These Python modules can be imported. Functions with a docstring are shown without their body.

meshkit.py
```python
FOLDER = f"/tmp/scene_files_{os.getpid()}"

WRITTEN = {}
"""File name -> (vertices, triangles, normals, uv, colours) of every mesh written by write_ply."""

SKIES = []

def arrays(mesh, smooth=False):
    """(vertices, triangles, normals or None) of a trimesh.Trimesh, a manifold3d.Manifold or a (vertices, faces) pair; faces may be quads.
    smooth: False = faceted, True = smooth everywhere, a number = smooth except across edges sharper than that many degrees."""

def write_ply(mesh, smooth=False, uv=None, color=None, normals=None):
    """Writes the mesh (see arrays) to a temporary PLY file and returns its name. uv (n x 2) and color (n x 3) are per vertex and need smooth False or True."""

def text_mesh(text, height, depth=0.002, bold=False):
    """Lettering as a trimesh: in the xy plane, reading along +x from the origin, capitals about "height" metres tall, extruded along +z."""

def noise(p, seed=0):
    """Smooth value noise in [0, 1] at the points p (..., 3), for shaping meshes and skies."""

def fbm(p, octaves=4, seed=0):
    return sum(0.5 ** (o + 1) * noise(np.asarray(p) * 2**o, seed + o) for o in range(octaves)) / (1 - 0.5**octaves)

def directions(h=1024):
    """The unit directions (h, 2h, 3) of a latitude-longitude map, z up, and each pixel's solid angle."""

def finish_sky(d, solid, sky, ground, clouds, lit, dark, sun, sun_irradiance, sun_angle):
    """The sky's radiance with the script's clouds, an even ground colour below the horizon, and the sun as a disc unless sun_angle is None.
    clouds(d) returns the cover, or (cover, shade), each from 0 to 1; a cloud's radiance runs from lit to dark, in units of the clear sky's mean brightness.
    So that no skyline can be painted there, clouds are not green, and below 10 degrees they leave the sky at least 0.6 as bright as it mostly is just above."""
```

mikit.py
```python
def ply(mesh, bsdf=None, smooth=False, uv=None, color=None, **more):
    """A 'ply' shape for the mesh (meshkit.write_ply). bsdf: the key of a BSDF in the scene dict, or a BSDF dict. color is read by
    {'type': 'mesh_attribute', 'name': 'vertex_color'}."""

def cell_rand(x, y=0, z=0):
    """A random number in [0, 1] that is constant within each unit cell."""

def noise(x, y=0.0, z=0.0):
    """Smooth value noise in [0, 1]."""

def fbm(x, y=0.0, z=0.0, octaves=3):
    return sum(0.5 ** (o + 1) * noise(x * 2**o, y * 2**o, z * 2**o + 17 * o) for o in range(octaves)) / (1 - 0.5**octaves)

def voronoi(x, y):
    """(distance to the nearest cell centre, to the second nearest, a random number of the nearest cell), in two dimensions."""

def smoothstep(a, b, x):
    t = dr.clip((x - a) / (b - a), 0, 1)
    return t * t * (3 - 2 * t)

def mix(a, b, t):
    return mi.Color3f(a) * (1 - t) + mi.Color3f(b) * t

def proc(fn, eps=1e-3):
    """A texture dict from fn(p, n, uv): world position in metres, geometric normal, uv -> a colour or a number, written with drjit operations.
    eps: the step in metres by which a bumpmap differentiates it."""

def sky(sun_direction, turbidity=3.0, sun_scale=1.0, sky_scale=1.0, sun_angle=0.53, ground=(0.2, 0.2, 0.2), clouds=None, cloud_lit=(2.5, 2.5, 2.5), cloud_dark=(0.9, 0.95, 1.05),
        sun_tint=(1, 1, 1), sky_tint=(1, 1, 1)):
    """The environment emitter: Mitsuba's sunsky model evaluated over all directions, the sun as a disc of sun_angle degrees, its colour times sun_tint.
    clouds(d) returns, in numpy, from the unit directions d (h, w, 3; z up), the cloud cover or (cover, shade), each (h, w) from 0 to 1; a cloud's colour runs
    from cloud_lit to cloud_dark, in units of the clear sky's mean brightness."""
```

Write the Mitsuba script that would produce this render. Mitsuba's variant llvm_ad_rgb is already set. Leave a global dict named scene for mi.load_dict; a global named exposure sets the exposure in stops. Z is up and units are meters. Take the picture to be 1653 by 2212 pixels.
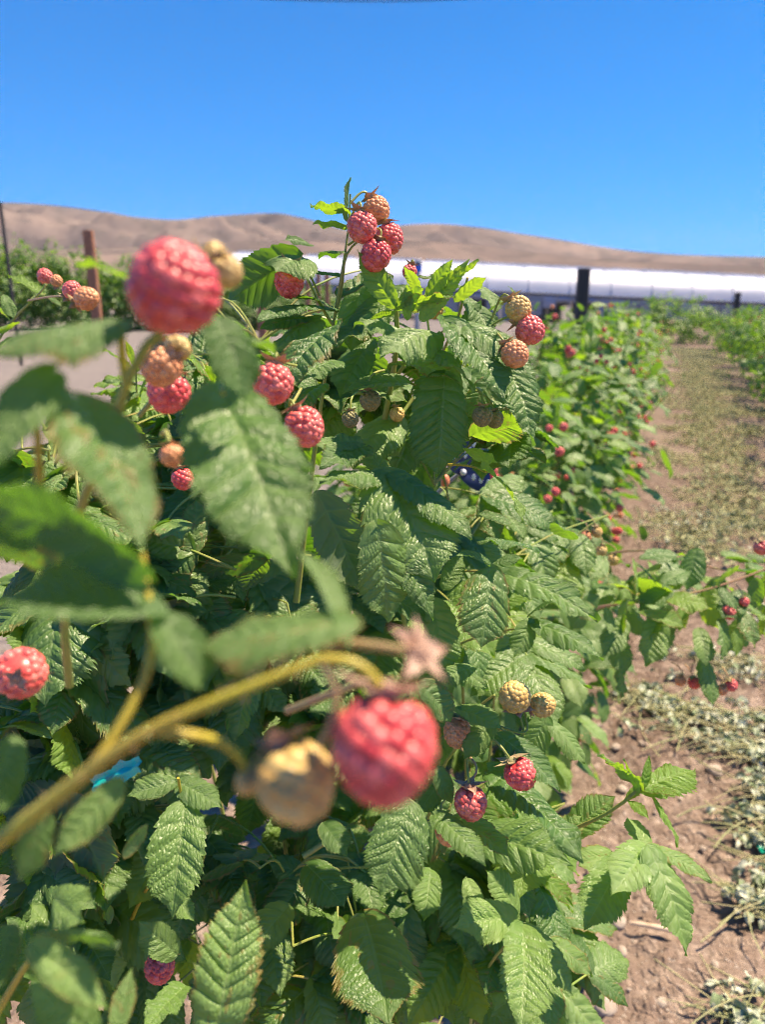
import math, numpy as np, trimesh, drjit as dr, mitsuba as mi, mikit, meshkit
T = mi.ScalarTransform4f
rng = np.random.default_rng(7)
scene, labels, used = {}, {}, {}

# ---------------------------------------------------------------- camera, sky, exposure
EYE = np.array([0.0, 0.0, 1.30])
HALF_W, HALF_H, FOC = 826.5, 1106.0, 1591.0           # pixel frame in which distances on the photograph were measured
PITCH = math.atan((HALF_H - 655.0) / FOC)
FWD = np.array([0.0, math.cos(PITCH), -math.sin(PITCH)])
UP = np.array([0.0, math.sin(PITCH), math.cos(PITCH)])
RIGHT = np.array([1.0, 0.0, 0.0])
scene['air'] = {'type': 'homogeneous', 'sigma_t': 0.00004, 'albedo': {'type': 'rgb', 'value': [0.86, 0.93, 0.99]}}
scene['camera'] = {'type': 'thinlens', 'medium': {'type': 'ref', 'id': 'air'}, 'fov': 2 * math.degrees(math.atan(HALF_W / FOC)), 'fov_axis': 'x',
                   'aperture_radius': 0.00165, 'focus_distance': 0.52, 'near_clip': 0.02, 'far_clip': 20000.0,
                   'to_world': T().look_at(EYE.tolist(), (EYE + FWD).tolist(), [0, 0, 1])}
SUN = np.array([0.43, 0.15, 0.89]); SUN = SUN / np.linalg.norm(SUN)
scene['sky'] = mikit.sky(SUN.tolist(), turbidity=2.3, sun_scale=2.1, sky_scale=0.86, sun_tint=(1.03, 1.0, 0.93), sky_tint=(0.12, 1.02, 1.86), ground=(0.25, 0.2, 0.16))
exposure = 1.65


def P(u, v, d):
    return EYE + d * (FWD + (u - HALF_W) / FOC * RIGHT - (v - HALF_H) / FOC * UP)


SLOPE = -0.028                                          # the field falls gently to the right


def ground_z(x, y):
    return SLOPE * np.clip(x, -60, 60)


def G(u, v):
    r = P(u, v, 1.0) - EYE
    t = (EYE[2]) / -(r[2] - SLOPE * r[0])
    return EYE + t * r


# ---------------------------------------------------------------- names and entries
def numbered(name):
    n = used.get(name, 0); used[name] = n + 1
    return name if n == 0 else f'{name}_{n:03d}'


def put(name, shape, parent=None):
    key = numbered((parent + '__' if parent else '') + name)
    scene[key] = shape
    return key


def thing(name, label, cat, group=None):
    key = numbered(name)
    labels[key] = {'label': label, 'category': cat}
    if group: labels[key]['group'] = group
    return key


def tag(key, label, cat=None, group=None, kind=None):
    labels[key] = {k: v for k, v in dict(label=label, category=cat, group=group, kind=kind).items() if v}
    return key


def struct(name, shape, label=None):
    key = put(name, shape)
    labels[key] = {'kind': 'structure', 'label': label or name.replace('_', ' ')}
    return key


def unit(v):
    v = np.asarray(v, float)
    return v / max(np.linalg.norm(v), 1e-12)


# ---------------------------------------------------------------- materials
def bsdf(name, d):
    scene[name] = d
    return name


def col(c):
    return mi.Color3f(c) if isinstance(c, mi.Color3f) else mi.Color3f(*[float(x) for x in c])


mix, sstep = mikit.mix, mikit.smoothstep


def leaf_uv(uv):
    seed = dr.floor(uv.x / 2)
    s = (uv.x - 2 * seed) * 2 - 1
    return seed, s, uv.y


def side_veins(seed):
    return 7 + seed - 4 * dr.floor(seed / 4)             # 7 to 10 side veins on each half, by the leaflet's number


def vein_mask(seed, s, t):
    a = dr.abs(s)
    mid = 1 - sstep(0.012, 0.05, a)
    nv = side_veins(seed)
    f = t * nv - dr.floor(t * nv)
    side = 1 - sstep(0.03, 0.11, dr.minimum(f, 1 - f))
    return dr.maximum(mid, 0.55 * side * (1 - a * 0.4))


def leaf_colour(dark, light, vein, edge):
    def fn(p, n, uv):
        seed, s, t = leaf_uv(uv)
        r = mikit.cell_rand(seed, 3)
        c = mix(dark, light, dr.clip(r * 0.9 + 0.35 * (mikit.fbm(s * 3 + seed, t * 6, 0.0, 2) - 0.5), 0, 1))
        c = mix(c, col(vein), vein_mask(seed, s, t) * 0.5)
        dry = mikit.cell_rand(seed, 11)
        ragged = mikit.fbm(s * 9 + seed * 3, t * 14, 0.0, 3)
        e = sstep(0.80, 1.02, dr.abs(s) + 0.35 * (ragged - 0.5)) * sstep(0.55, 0.75, dry)
        spot = sstep(0.70, 0.76, mikit.fbm(s * 6 + seed, t * 12, 5.0, 2)) * sstep(0.6, 0.8, dry)
        return mix(c, col(edge), dr.clip(e + 0.6 * spot, 0, 1) * 0.8)
    return mikit.proc(fn)


def leaf_bump(p, n, uv):
    seed, s, t = leaf_uv(uv)
    a = dr.abs(s)
    f1, f2, w = mikit.voronoi(t * 20 + seed * 7, s * 9 + seed)
    return dr.clip((f2 - f1) * 1.8, 0, 1) * (0.5 + 0.5 * a)


def leaf_bsdf(name, dark, light, vein, back_dark, back_light, through_dark, through_light, edge, rough, bump, w):
    front = {'type': 'principled', 'base_color': leaf_colour(dark, light, vein, edge), 'roughness': rough, 'specular': 0.85}
    if bump:
        front = {'type': 'bumpmap', 'arbitrary': mikit.proc(leaf_bump, 2e-4), 'scale': bump, 'bsdf': front}
    back = {'type': 'principled', 'base_color': leaf_colour(back_dark, back_light, vein, edge), 'roughness': 0.7, 'specular': 0.3}
    thin = {'type': 'principledthin', 'base_color': leaf_colour(through_dark, through_light, through_dark, edge), 'roughness': 0.9, 'diff_trans': 2.0, 'eta': 1.3}
    return bsdf(name, {'type': 'blendbsdf', 'weight': w, 'a': {'type': 'twosided', 'front': front, 'back': back}, 'b': thin})


leaf_bsdf('leaf_green', col((0.075, 0.165, 0.034)), col((0.185, 0.300, 0.085)), (0.26, 0.37, 0.13), col((0.10, 0.15, 0.09)), col((0.14, 0.19, 0.12)),
          col((0.14, 0.34, 0.008)), col((0.28, 0.52, 0.012)), (0.30, 0.20, 0.05), 0.44, 0.0006, 0.40)
leaf_bsdf('leaf_mid', col((0.150, 0.270, 0.060)), col((0.240, 0.375, 0.115)), (0.30, 0.40, 0.15), col((0.14, 0.21, 0.10)), col((0.18, 0.25, 0.13)),
          col((0.18, 0.40, 0.010)), col((0.34, 0.58, 0.014)), (0.30, 0.20, 0.05), 0.44, 0.0006, 0.40)
leaf_bsdf('leaf_young', col((0.13, 0.25, 0.040)), col((0.20, 0.34, 0.070)), (0.26, 0.38, 0.12), col((0.16, 0.24, 0.10)), col((0.2, 0.28, 0.12)),
          col((0.34, 0.60, 0.015)), col((0.46, 0.68, 0.02)), (0.35, 0.22, 0.08), 0.42, 0.0008, 0.46)


def noisy(a, b, scale, octaves=3, contrast=1.0):
    def fn(p, n, uv):
        t = mikit.fbm(p.x * scale, p.y * scale, p.z * scale, octaves)
        return mix(col(a), col(b), dr.clip((t - 0.5) * 2 * contrast + 0.5, 0, 1))
    return mikit.proc(fn)


def plain(name, a, b, scale, rough=0.6, contrast=1.0, two=True, **kw):
    d = {'type': 'principled', 'base_color': noisy(a, b, scale, 3, contrast), 'roughness': rough, **kw}
    return bsdf(name, {'type': 'twosided', 'b': d} if two else d)


plain('stem_green', (0.22, 0.32, 0.06), (0.34, 0.30, 0.08), 60, 0.45)
plain('stem_olive', (0.40, 0.40, 0.03), (0.50, 0.32, 0.05), 45, 0.4)
plain('stem_pink', (0.42, 0.22, 0.13), (0.34, 0.28, 0.12), 120, 0.5)
plain('sepal', (0.38, 0.24, 0.15), (0.30, 0.30, 0.13), 300, 0.7)
plain('sepal_dry', (0.26, 0.14, 0.09), (0.46, 0.31, 0.23), 300, 0.7)


def berry_bsdf(name, a, b, rough, sheen=0.2):
    def fn(p, n, uv):
        return mix(col(a), col(b), dr.clip(uv.x + 0.3 * (mikit.noise(p.x * 900, p.y * 900, p.z * 900) - 0.5), 0, 1))
    return bsdf(name, {'type': 'principled', 'base_color': mikit.proc(fn), 'roughness': rough, 'specular': 0.55, 'sheen': sheen, 'sheen_tint': 0.3})


berry_bsdf('berry_red', (0.54, 0.045, 0.050), (0.78, 0.16, 0.145), 0.33, 0.35)
berry_bsdf('berry_pink', (0.58, 0.075, 0.065), (0.80, 0.21, 0.175), 0.33, 0.35)
berry_bsdf('berry_orange', (0.56, 0.20, 0.08), (0.72, 0.34, 0.15), 0.45)
berry_bsdf('berry_tan', (0.46, 0.28, 0.08), (0.66, 0.48, 0.17), 0.45)
berry_bsdf('berry_green', (0.17, 0.15, 0.06), (0.28, 0.24, 0.10), 0.5)


# ---------------------------------------------------------------- geometry helpers
def smooth_path(pts, n):
    pts = np.asarray(pts, float)
    if len(pts) == 2:
        return pts[0] + np.linspace(0, 1, n)[:, None] * (pts[1] - pts[0])
    from scipy.interpolate import CubicSpline
    s = np.r_[0, np.cumsum(np.linalg.norm(np.diff(pts, axis=0), axis=1) + 1e-9)]
    return CubicSpline(s, pts, bc_type='natural')(np.linspace(0, s[-1], n))


def tube(pts, r, n=12, sides=8, cap=True):
    p = smooth_path(pts, n)
    r = np.interp(np.linspace(0, 1, n), np.linspace(0, 1, len(np.atleast_1d(r))), np.atleast_1d(r))
    t = np.gradient(p, axis=0); t /= np.linalg.norm(t, axis=1, keepdims=True) + 1e-12
    ref = np.array([0.3, 0.2, 0.93]) if abs(t[0, 2]) < 0.8 else np.array([0.9, 0.3, 0.2])
    a = np.cross(t, ref); a /= np.linalg.norm(a, axis=1, keepdims=True) + 1e-12
    b = np.cross(t, a)
    ang = np.arange(sides) * 2 * np.pi / sides
    v = p[:, None] + r[:, None, None] * (np.cos(ang)[None, :, None] * a[:, None] + np.sin(ang)[None, :, None] * b[:, None])
    i, j = np.meshgrid(np.arange(n - 1), np.arange(sides), indexing='ij')
    q = np.stack([i * sides + j, i * sides + (j + 1) % sides, (i + 1) * sides + (j + 1) % sides, (i + 1) * sides + j], -1).reshape(-1, 4)
    f = np.vstack([q[:, [0, 2, 1]], q[:, [0, 3, 2]]])
    v = v.reshape(-1, 3)
    if cap:
        m = len(v)
        v = np.vstack([v, p[0], p[-1]])
        k = np.arange(sides)
        f = np.vstack([f, np.stack([np.full(sides, m), k, (k + 1) % sides], 1), np.stack([np.full(sides, m + 1), (n - 1) * sides + (k + 1) % sides, (n - 1) * sides + k], 1)])
    return v, f


def join(parts):
    vs, fs, at = [], [], 0
    for v, f in parts:
        vs.append(v); fs.append(np.asarray(f) + at); at += len(v)
    return np.vstack(vs), np.vstack(fs)


def leaf_local(nu, nv, w, seed, droop=0.5, fold=0.15, curl=0.3, wave=0.02, pleat=0.028, twist=0.0, teeth=0.22):
    """A leaflet of length 1: vertices, faces, uv. Base at the origin, axis +y, upper side +z."""
    r = np.random.default_rng(seed); NV = 7 + (seed % 400) % 4
    t = np.linspace(0, 1, nu)[:, None]
    s = np.linspace(-1, 1, nv)[None, :]
    a = np.abs(s)
    pk = r.uniform(0.40, 0.52)
    prof = t ** pk * (1 - t) ** 1.0
    prof = prof / prof.max() * (1 - 0.22 * np.clip((t - 0.70) / 0.30, 0, 1))
    asym = 1 + 0.07 * r.normal() * np.sign(s)
    big = (t * NV + 0.10) % 1.0
    small = (t * NV * 3 + 0.2 * np.sin(t * 17 + seed)) % 1.0
    tooth = 1 - teeth * 0.50 * (1 - big) - teeth * 0.60 * (1 - small)
    half = 0.5 * w * prof * asym
    x = s * half * (1 + (tooth - 1) * a ** 3)
    lean = 0.15 + 0.95 * np.clip(t / 0.35, 0, 1)
    y = t * 0.97 + lean * np.abs(x) * (1 - t) ** 0.5 - 0.13 * a * (1 - t) ** 7 * w
    jit = 0.05 * np.sin(t * 23 + 9 * r.random()) + 0.03 * (s > 0)
    ph = np.abs(np.sin(np.pi * (NV * t + jit)))
    body = np.clip(a / 0.15, 0, 1) * (1 - 0.35 * a)
    size = np.clip(half / (0.5 * w), 0, 1)
    z = pleat * (ph ** 0.38 - 0.6) * body * size
    cell = a * size * 7 + 0.35 * np.sin(t * 61 + seed) + 0.25 * np.sin(t * 29 + 2 * s)
    cross = np.abs(np.sin(np.pi * cell)) ** 0.7
    z = z + pleat * 0.45 * cross * ph ** 0.5 * body * size
    z = z + pleat * 0.9 * (meshkit.fbm(np.stack(np.broadcast_arrays(s * 2.5 + seed, t * 5, 0 * t * s), -1), 3, 2) - 0.5)
    z = z + fold * np.abs(x) - curl * x ** 2 / max(w, 0.2) * 2
    z = z + wave * a ** 2 * np.sin(2 * np.pi * (t * r.uniform(1.2, 2.6) + r.random()) + (s > 0) * r.uniform(0, 3))
    z = z + 0.02 * (np.sin(t * 5 + r.random() * 6) * s)
    x, y, z = np.broadcast_arrays(x, y, z)
    if twist:
        c_, s_ = np.cos(twist * y), np.sin(twist * y)
        x, z = c_ * x - s_ * z, s_ * x + c_ * z
    th = droop * np.clip(y, 0, None) ** 1.3              # bend about x: the tip goes towards -z
    yy = np.linspace(0, 1.2, 60)
    cy = np.r_[0, np.cumsum(np.cos(droop * yy ** 1.3))[:-1] * (yy[1] - yy[0])]
    cz = np.r_[0, -np.cumsum(np.sin(droop * yy ** 1.3))[:-1] * (yy[1] - yy[0])]
    Y = np.where(y < 0, y, np.interp(y, yy, cy)) + z * np.sin(th)
    Z = np.interp(y, yy, cz) + z * np.cos(th)
    v = np.stack([x, Y, Z], -1).reshape(-1, 3)
    i, j = np.meshgrid(np.arange(nu - 1), np.arange(nv - 1), indexing='ij')
    q = np.stack([i * nv + j, i * nv + j + 1, (i + 1) * nv + j + 1, (i + 1) * nv + j], -1).reshape(-1, 4)
    f = np.vstack([q[:, [0, 1, 2]], q[:, [0, 2, 3]]])
    S, TT = np.broadcast_arrays(s, t)
    uv = np.stack([S.ravel() * 0.5 + 0.5 + 2 * (seed % 400), TT.ravel()], 1)
    tip = v.reshape(nu, nv, 3)[-1, nv // 2]
    return v, f, uv, tip


def frame(axis, normal):
    y = unit(axis)
    z = np.asarray(normal, float) - np.dot(normal, y) * y
    if np.linalg.norm(z) < 1e-3: z = np.cross(y, [0.31, 0.5, 0.8])
    z = unit(z)
    return np.stack([np.cross(y, z), y, z], 1)


seed_at = [0]


def leaf_between(base, tip, w, face, **kw):
    """A leaflet of real size from its base to its tip, upper side towards 'face'."""
    seed_at[0] += 1
    rl_ = np.random.default_rng(seed_at[0] + 5000)
    for name_, lo, hi in (('fold', .05, .38), ('curl', .1, .55), ('twist', -.3, .3), ('wave', .01, .05)):
        val = rl_.uniform(lo, hi)
        kw.setdefault(name_, val)
    base, tip = np.asarray(base, float), np.asarray(tip, float)
    length = np.linalg.norm(tip - base)
    near = np.linalg.norm((base + tip) / 2 - EYE)
    px = length / near * FOC * 0.46
    nu, nv = (110, 23) if px > 90 else (73, 17) if px > 45 else (37, 11) if px > 20 else (19, 7)
    v, f, uv, tl = leaf_local(nu, nv, w, seed_at[0], **kw)
    A, B = frame(tl, [0, 0, 1]), frame(tip - base, face)
    v = (v @ A) @ B.T * (length / np.linalg.norm(tl)) + base
    return v, f, uv


class Cane:
    """One plant: stems and stalks as one part, every leaflet and every berry a part."""

    def __init__(self, label, name='raspberry_cane', cat='raspberry plant', group=None, stem='stem_green'):
        self.key = thing(name, label, cat, group)
        self.tubes, self.stem, self.line = {}, stem, None

    def branch(self, pts, r, n=14, sides=8, mat=None):
        self.tubes.setdefault(mat or self.stem, []).append(tube(pts, r, n, sides))

    def leaf(self, base, tip, w=0.6, face=(0, -0.3, 1), mat='leaf_green', stalk=True, label=None, **kw):
        if face[1] < 0:                                  # blades turn towards the light
            face = unit(face) + 0.32 * SUN
        v, f, uv = leaf_between(base, tip, w, face, **kw)
        k = put('leaf', mikit.ply((v, f), mat, smooth=True, uv=uv), self.key)
        if label: labels[k] = {'label': label}
        return k

    def compound(self, base, direction, normal, size, n=3, mat='leaf_green', stalk=0.7, r=0.0009, **kw):
        d, nn = unit(direction), np.asarray(normal, float)
        side = unit(np.cross(d, nn)); nn = unit(np.cross(side, d))
        end = base + d * size * stalk - np.array([0, 0, 0.10]) * size * stalk
        node = base + d * size * stalk * 0.55
        self.branch([base, (base + end) / 2 + nn * size * 0.05, end], [r * 1.2, r], 8, 6)
        g = lambda a: a * rng.uniform(0.85, 1.15)
        self.leaf(end, end + (d * 0.95 - np.array([0, 0, g(0.35)])) * size, g(0.66), nn + rng.normal(0, 0.15, 3), mat, droop=g(0.7), **kw)
        for k in range((n - 1) // 2):
            for sg in (-1, 1):
                at = node + (end - node) * (0.85 - 0.8 * k)
                dd = unit(d * g(0.45) + side * sg * 0.9 - np.array([0, 0, g(0.3)]))
                self.leaf(at, at + dd * size * g(0.8), g(0.62), nn + side * sg * 0.25 + rng.normal(0, 0.2, 3), mat, droop=g(0.6), **kw)

    def berry(self, c, R, kind='red', axis=(0, -0.2, -1), detail=1, n=84, stretch=1.08, calyx='sepal', label=None, split=False, pedicel=None, hairs=True):
        berry(self, c, R, kind, axis, detail, n, stretch, calyx, label, split, hairs)
        if pedicel is not None:
            top = np.asarray(c) - unit(axis) * R * stretch * 0.9
            self.branch([*pedicel, top - unit(axis) * R * 0.5, top], [0.0009, 0.0008], 12, 6)

    def close(self):
        for m, parts in self.tubes.items():
            ends = [np.array([v[-2], v[-1]]) for v, f in parts]
            group = list(range(len(parts)))
            for i in range(len(parts)):
                for k in range(len(parts)):
                    if i != k and group[i] != group[k] and min(np.linalg.norm(parts[k][0] - e, axis=1).min() for e in ends[i]) < 0.008:
                        a, b = group[i], group[k]
                        group = [b if g == a else g for g in group]
            for g in sorted(set(group)):
                put('stem', mikit.ply(join([p for p, q in zip(parts, group) if q == g]), m, smooth=50), self.key)


ICO = {k: trimesh.creation.icosphere(subdivisions=k, radius=1.0) for k in (0, 1, 2, 3)}


def calyx_mesh(top, axis, R, r):
    """Five pointed sepals spread from the berry's shoulder, bent back, and the disc they stand on."""
    B = frame(np.cross(axis, [0.3, 0.5, 0.8]), -unit(axis))
    parts = []
    a0 = r.random() * 6
    for k in range(5):
        a = a0 + k * 2 * np.pi / 5 + r.normal(0, 0.12)
        t = np.linspace(0, 1, 9)[:, None]; s = np.linspace(-1, 1, 5)[None, :]
        w = 0.30 * R * (np.sin(np.pi * np.clip(t * 0.75 + 0.22, 0, 1)) * (1 - t ** 2.2)) + 0.003 * R
        rad = 0.08 * R + t * R * r.uniform(0.8, 1.15)
        lift = R * (0.10 + r.uniform(-0.25, 0.55) * t ** 1.8) + 0.25 * R * (s * 0.8) ** 2 * (1 - t)
        x = np.cos(a) * rad - np.sin(a) * w * s
        y = np.sin(a) * rad + np.cos(a) * w * s
        v = np.stack(np.broadcast_arrays(x, y, lift), -1).reshape(-1, 3) @ B.T + top
        i, j = np.meshgrid(np.arange(8), np.arange(4), indexing='ij')
        q = np.stack([i * 5 + j, i * 5 + j + 1, (i + 1) * 5 + j + 1, (i + 1) * 5 + j], -1).reshape(-1, 4)
        parts.append((v, np.vstack([q[:, [0, 1, 2]], q[:, [0, 2, 3]]])))
    s = ICO[1]
    parts.append(((s.vertices * [0.34 * R, 0.34 * R, 0.22 * R] + [0, 0, 0.1 * R]) @ B.T + top, s.faces))
    return join(parts)


def berry(cane, c, R, kind, axis, detail, n, stretch, calyx, label, split, hairs):
    seed_at[0] += 1
    r = np.random.default_rng(seed_at[0] * 13)
    c, ax = np.asarray(c, float), unit(axis)
    key = numbered(cane.key + '__raspberry')
    labels[key] = {'label': label} if label else labels.get(key, {})
    if not labels[key]: del labels[key]
    B = frame(np.cross(ax, [0.31, 0.52, 0.8]), ax)
    k = np.arange(n) + 0.5
    zz = 1 - 2 * k / n                                  # +1 at the tip (along the axis), -1 at the calyx
    ph = k * np.pi * (3 - math.sqrt(5)) + r.random() * 6
    rr = np.sqrt(1 - zz ** 2)
    d = np.stack([rr * np.cos(ph), rr * np.sin(ph), zz], 1)
    d += r.normal(0, 0.028 if split else 0.055, d.shape)
    d /= np.linalg.norm(d, axis=1, keepdims=True)
    d = d[d[:, 2] > -0.86]
    wide = 1 + 0.10 * (-d[:, 2:3]) - 0.04
    size = R * 2.28 / math.sqrt(n) * r.uniform(0.90, 1.10, len(d))
    shell = np.concatenate([d[:, :2] * wide, d[:, 2:3] * stretch], 1) * (R - 0.82 * size[:, None]) / 1.0
    ico = ICO[detail]
    parts, uvs, keyed = [], [], []
    tone = r.random(len(d))
    for i in range(len(d)):
        out = unit(d[i])
        F = frame(np.cross(out, [0.2, 0.4, 0.9]), out)
        sv = (ico.vertices * [size[i] * 1.02, size[i] * 0.98, size[i] * 0.9]) @ F.T + shell[i]
        parts.append((sv @ B.T + c, ico.faces))
        uvs.append(np.full((len(sv), 2), tone[i]))
    core = ICO[2]
    cv = (core.vertices * [0.87 * R, 0.87 * R, 0.87 * R * stretch]) @ B.T + c
    m = 'berry_' + kind
    if split:
        for q, (p_, u_) in enumerate(zip(parts, uvs)):
            put('drupelet', mikit.ply(p_, m, smooth=True, uv=u_), key)
        put('core', mikit.ply((cv, core.faces), m, smooth=True, uv=np.full((len(cv), 2), 0.1)), key)
    else:
        parts.append((cv, core.faces)); uvs.append(np.full((len(cv), 2), 0.1))
        labels[key + '__drupelets'] = {'kind': 'stuff'}
        put('drupelets', mikit.ply(join(parts), m, smooth=True, uv=np.vstack(uvs)), key)
    if calyx:
        put('calyx', mikit.ply(calyx_mesh(c - ax * R * stretch * 0.90, ax, R, r), calyx, smooth=40), key)
    if hairs:
        hp = []
        for i in range(len(d)):
            if r.random() < 0.8:
                o = unit(d[i] + r.normal(0, 0.15, 3)); b0 = (shell[i] + o * size[i] * 0.85)
                h = r.uniform(0.12, 0.24) * R
                side = unit(np.cross(o, r.normal(0, 1, 3)))
                mid = b0 + o * h * 0.55 + side * h * 0.12
                hp.append(tube(np.array([b0, mid, b0 + o * h + side * h * 0.45]) @ B.T + c, [R * 0.008, R * 0.004], 4, 3, cap=False))
        put('hair', mikit.ply(join(hp), 'stem_pink', smooth=True), key)
    return key



# ---------------------------------------------------------------- ground, hills
ROW = unit([0.356, 0.9345, 0.0]); ACROSS = np.array([ROW[1], -ROW[0], 0.0])


def field(along, across, z=0.0):
    """A point of the berry field: metres along the row from the camera's foot, metres to the right of it, metres above the ground."""
    p = ROW * along + ACROSS * across
    return np.array([p[0], p[1], ground_z(p[0], p[1]) + z])


def soil_colour(p, n, uv):
    big = mikit.fbm(p.x * 1.3, p.y * 1.3, 0.0, 3)
    fine = mikit.fbm(p.x * 38, p.y * 38, 3.0, 4)
    grit = mikit.noise(p.x * 190, p.y * 190, 7.0)
    c = mix(col((0.155, 0.113, 0.090)), col((0.245, 0.185, 0.150)), dr.clip((big - 0.3) * 1.5, 0, 1))
    c = mix(c, col((0.30, 0.23, 0.185)), sstep(0.52, 0.72, fine) * 0.7)
    c = mix(c, col((0.15, 0.10, 0.075)), sstep(0.60, 0.30, fine) * 0.30)
    c = mix(c, col((0.38, 0.33, 0.29)), sstep(0.82, 0.9, grit) * 0.6)
    across = p.x * float(ACROSS[0]) + p.y * float(ACROSS[1])
    return mix(c, col((0.185, 0.172, 0.170)), sstep(-1.2, -2.2, across) * 0.75)     # grey gravelly lane left of the row


def soil_bump(p, n, uv):
    return mikit.fbm(p.x * 55, p.y * 55, 1.0, 4) + 0.35 * sstep(0.6, 0.8, mikit.noise(p.x * 130, p.y * 130, 2.0))


bsdf('soil', {'type': 'twosided', 'b': {'type': 'bumpmap', 'arbitrary': mikit.proc(soil_bump, 2e-3), 'scale': 0.012,
     'bsdf': {'type': 'principled', 'base_color': mikit.proc(soil_colour), 'roughness': 0.95, 'specular': 0.15}}})


def spread(lo, hi, fine_lo, fine_hi, step, grow=1.22):
    a = list(np.arange(fine_lo, fine_hi, step))
    s = step
    while a[-1] < hi: s *= grow; a.append(a[-1] + s)
    s, b = step, []
    x = a[0]
    while x > lo: s *= grow; x -= s; b.append(x)
    return np.array(b[::-1] + a)


gx, gy = spread(-4300, 4300, -0.2, 2.6, 0.014), spread(-400, 4300, 0.7, 5.0, 0.016)
X, Y = np.meshgrid(gx, gy, indexing='ij')
pts = np.stack([X, Y, X * 0], -1)
fade = np.exp(-np.clip(Y - 4, 0, 60) / 4)
Z = ground_z(X, Y) + fade * (0.055 * (meshkit.fbm(pts * 2.2, 3, 1) - 0.5) + 0.030 * (meshkit.fbm(pts * 13, 3, 2) - 0.5) + 0.016 * np.clip(meshkit.fbm(pts * 45, 2, 3) - 0.55, 0, 1) * 4)
Z = Z - 0.02
i, j = np.meshgrid(np.arange(len(gx) - 1), np.arange(len(gy) - 1), indexing='ij')
W_ = len(gy)
q = np.stack([i * W_ + j, (i + 1) * W_ + j, (i + 1) * W_ + j + 1, i * W_ + j + 1], -1).reshape(-1, 4)
struct('ground', mikit.ply((np.stack([X, Y, Z], -1).reshape(-1, 3), q), 'soil', smooth=True), 'dry brown soil of the berry field')


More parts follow.
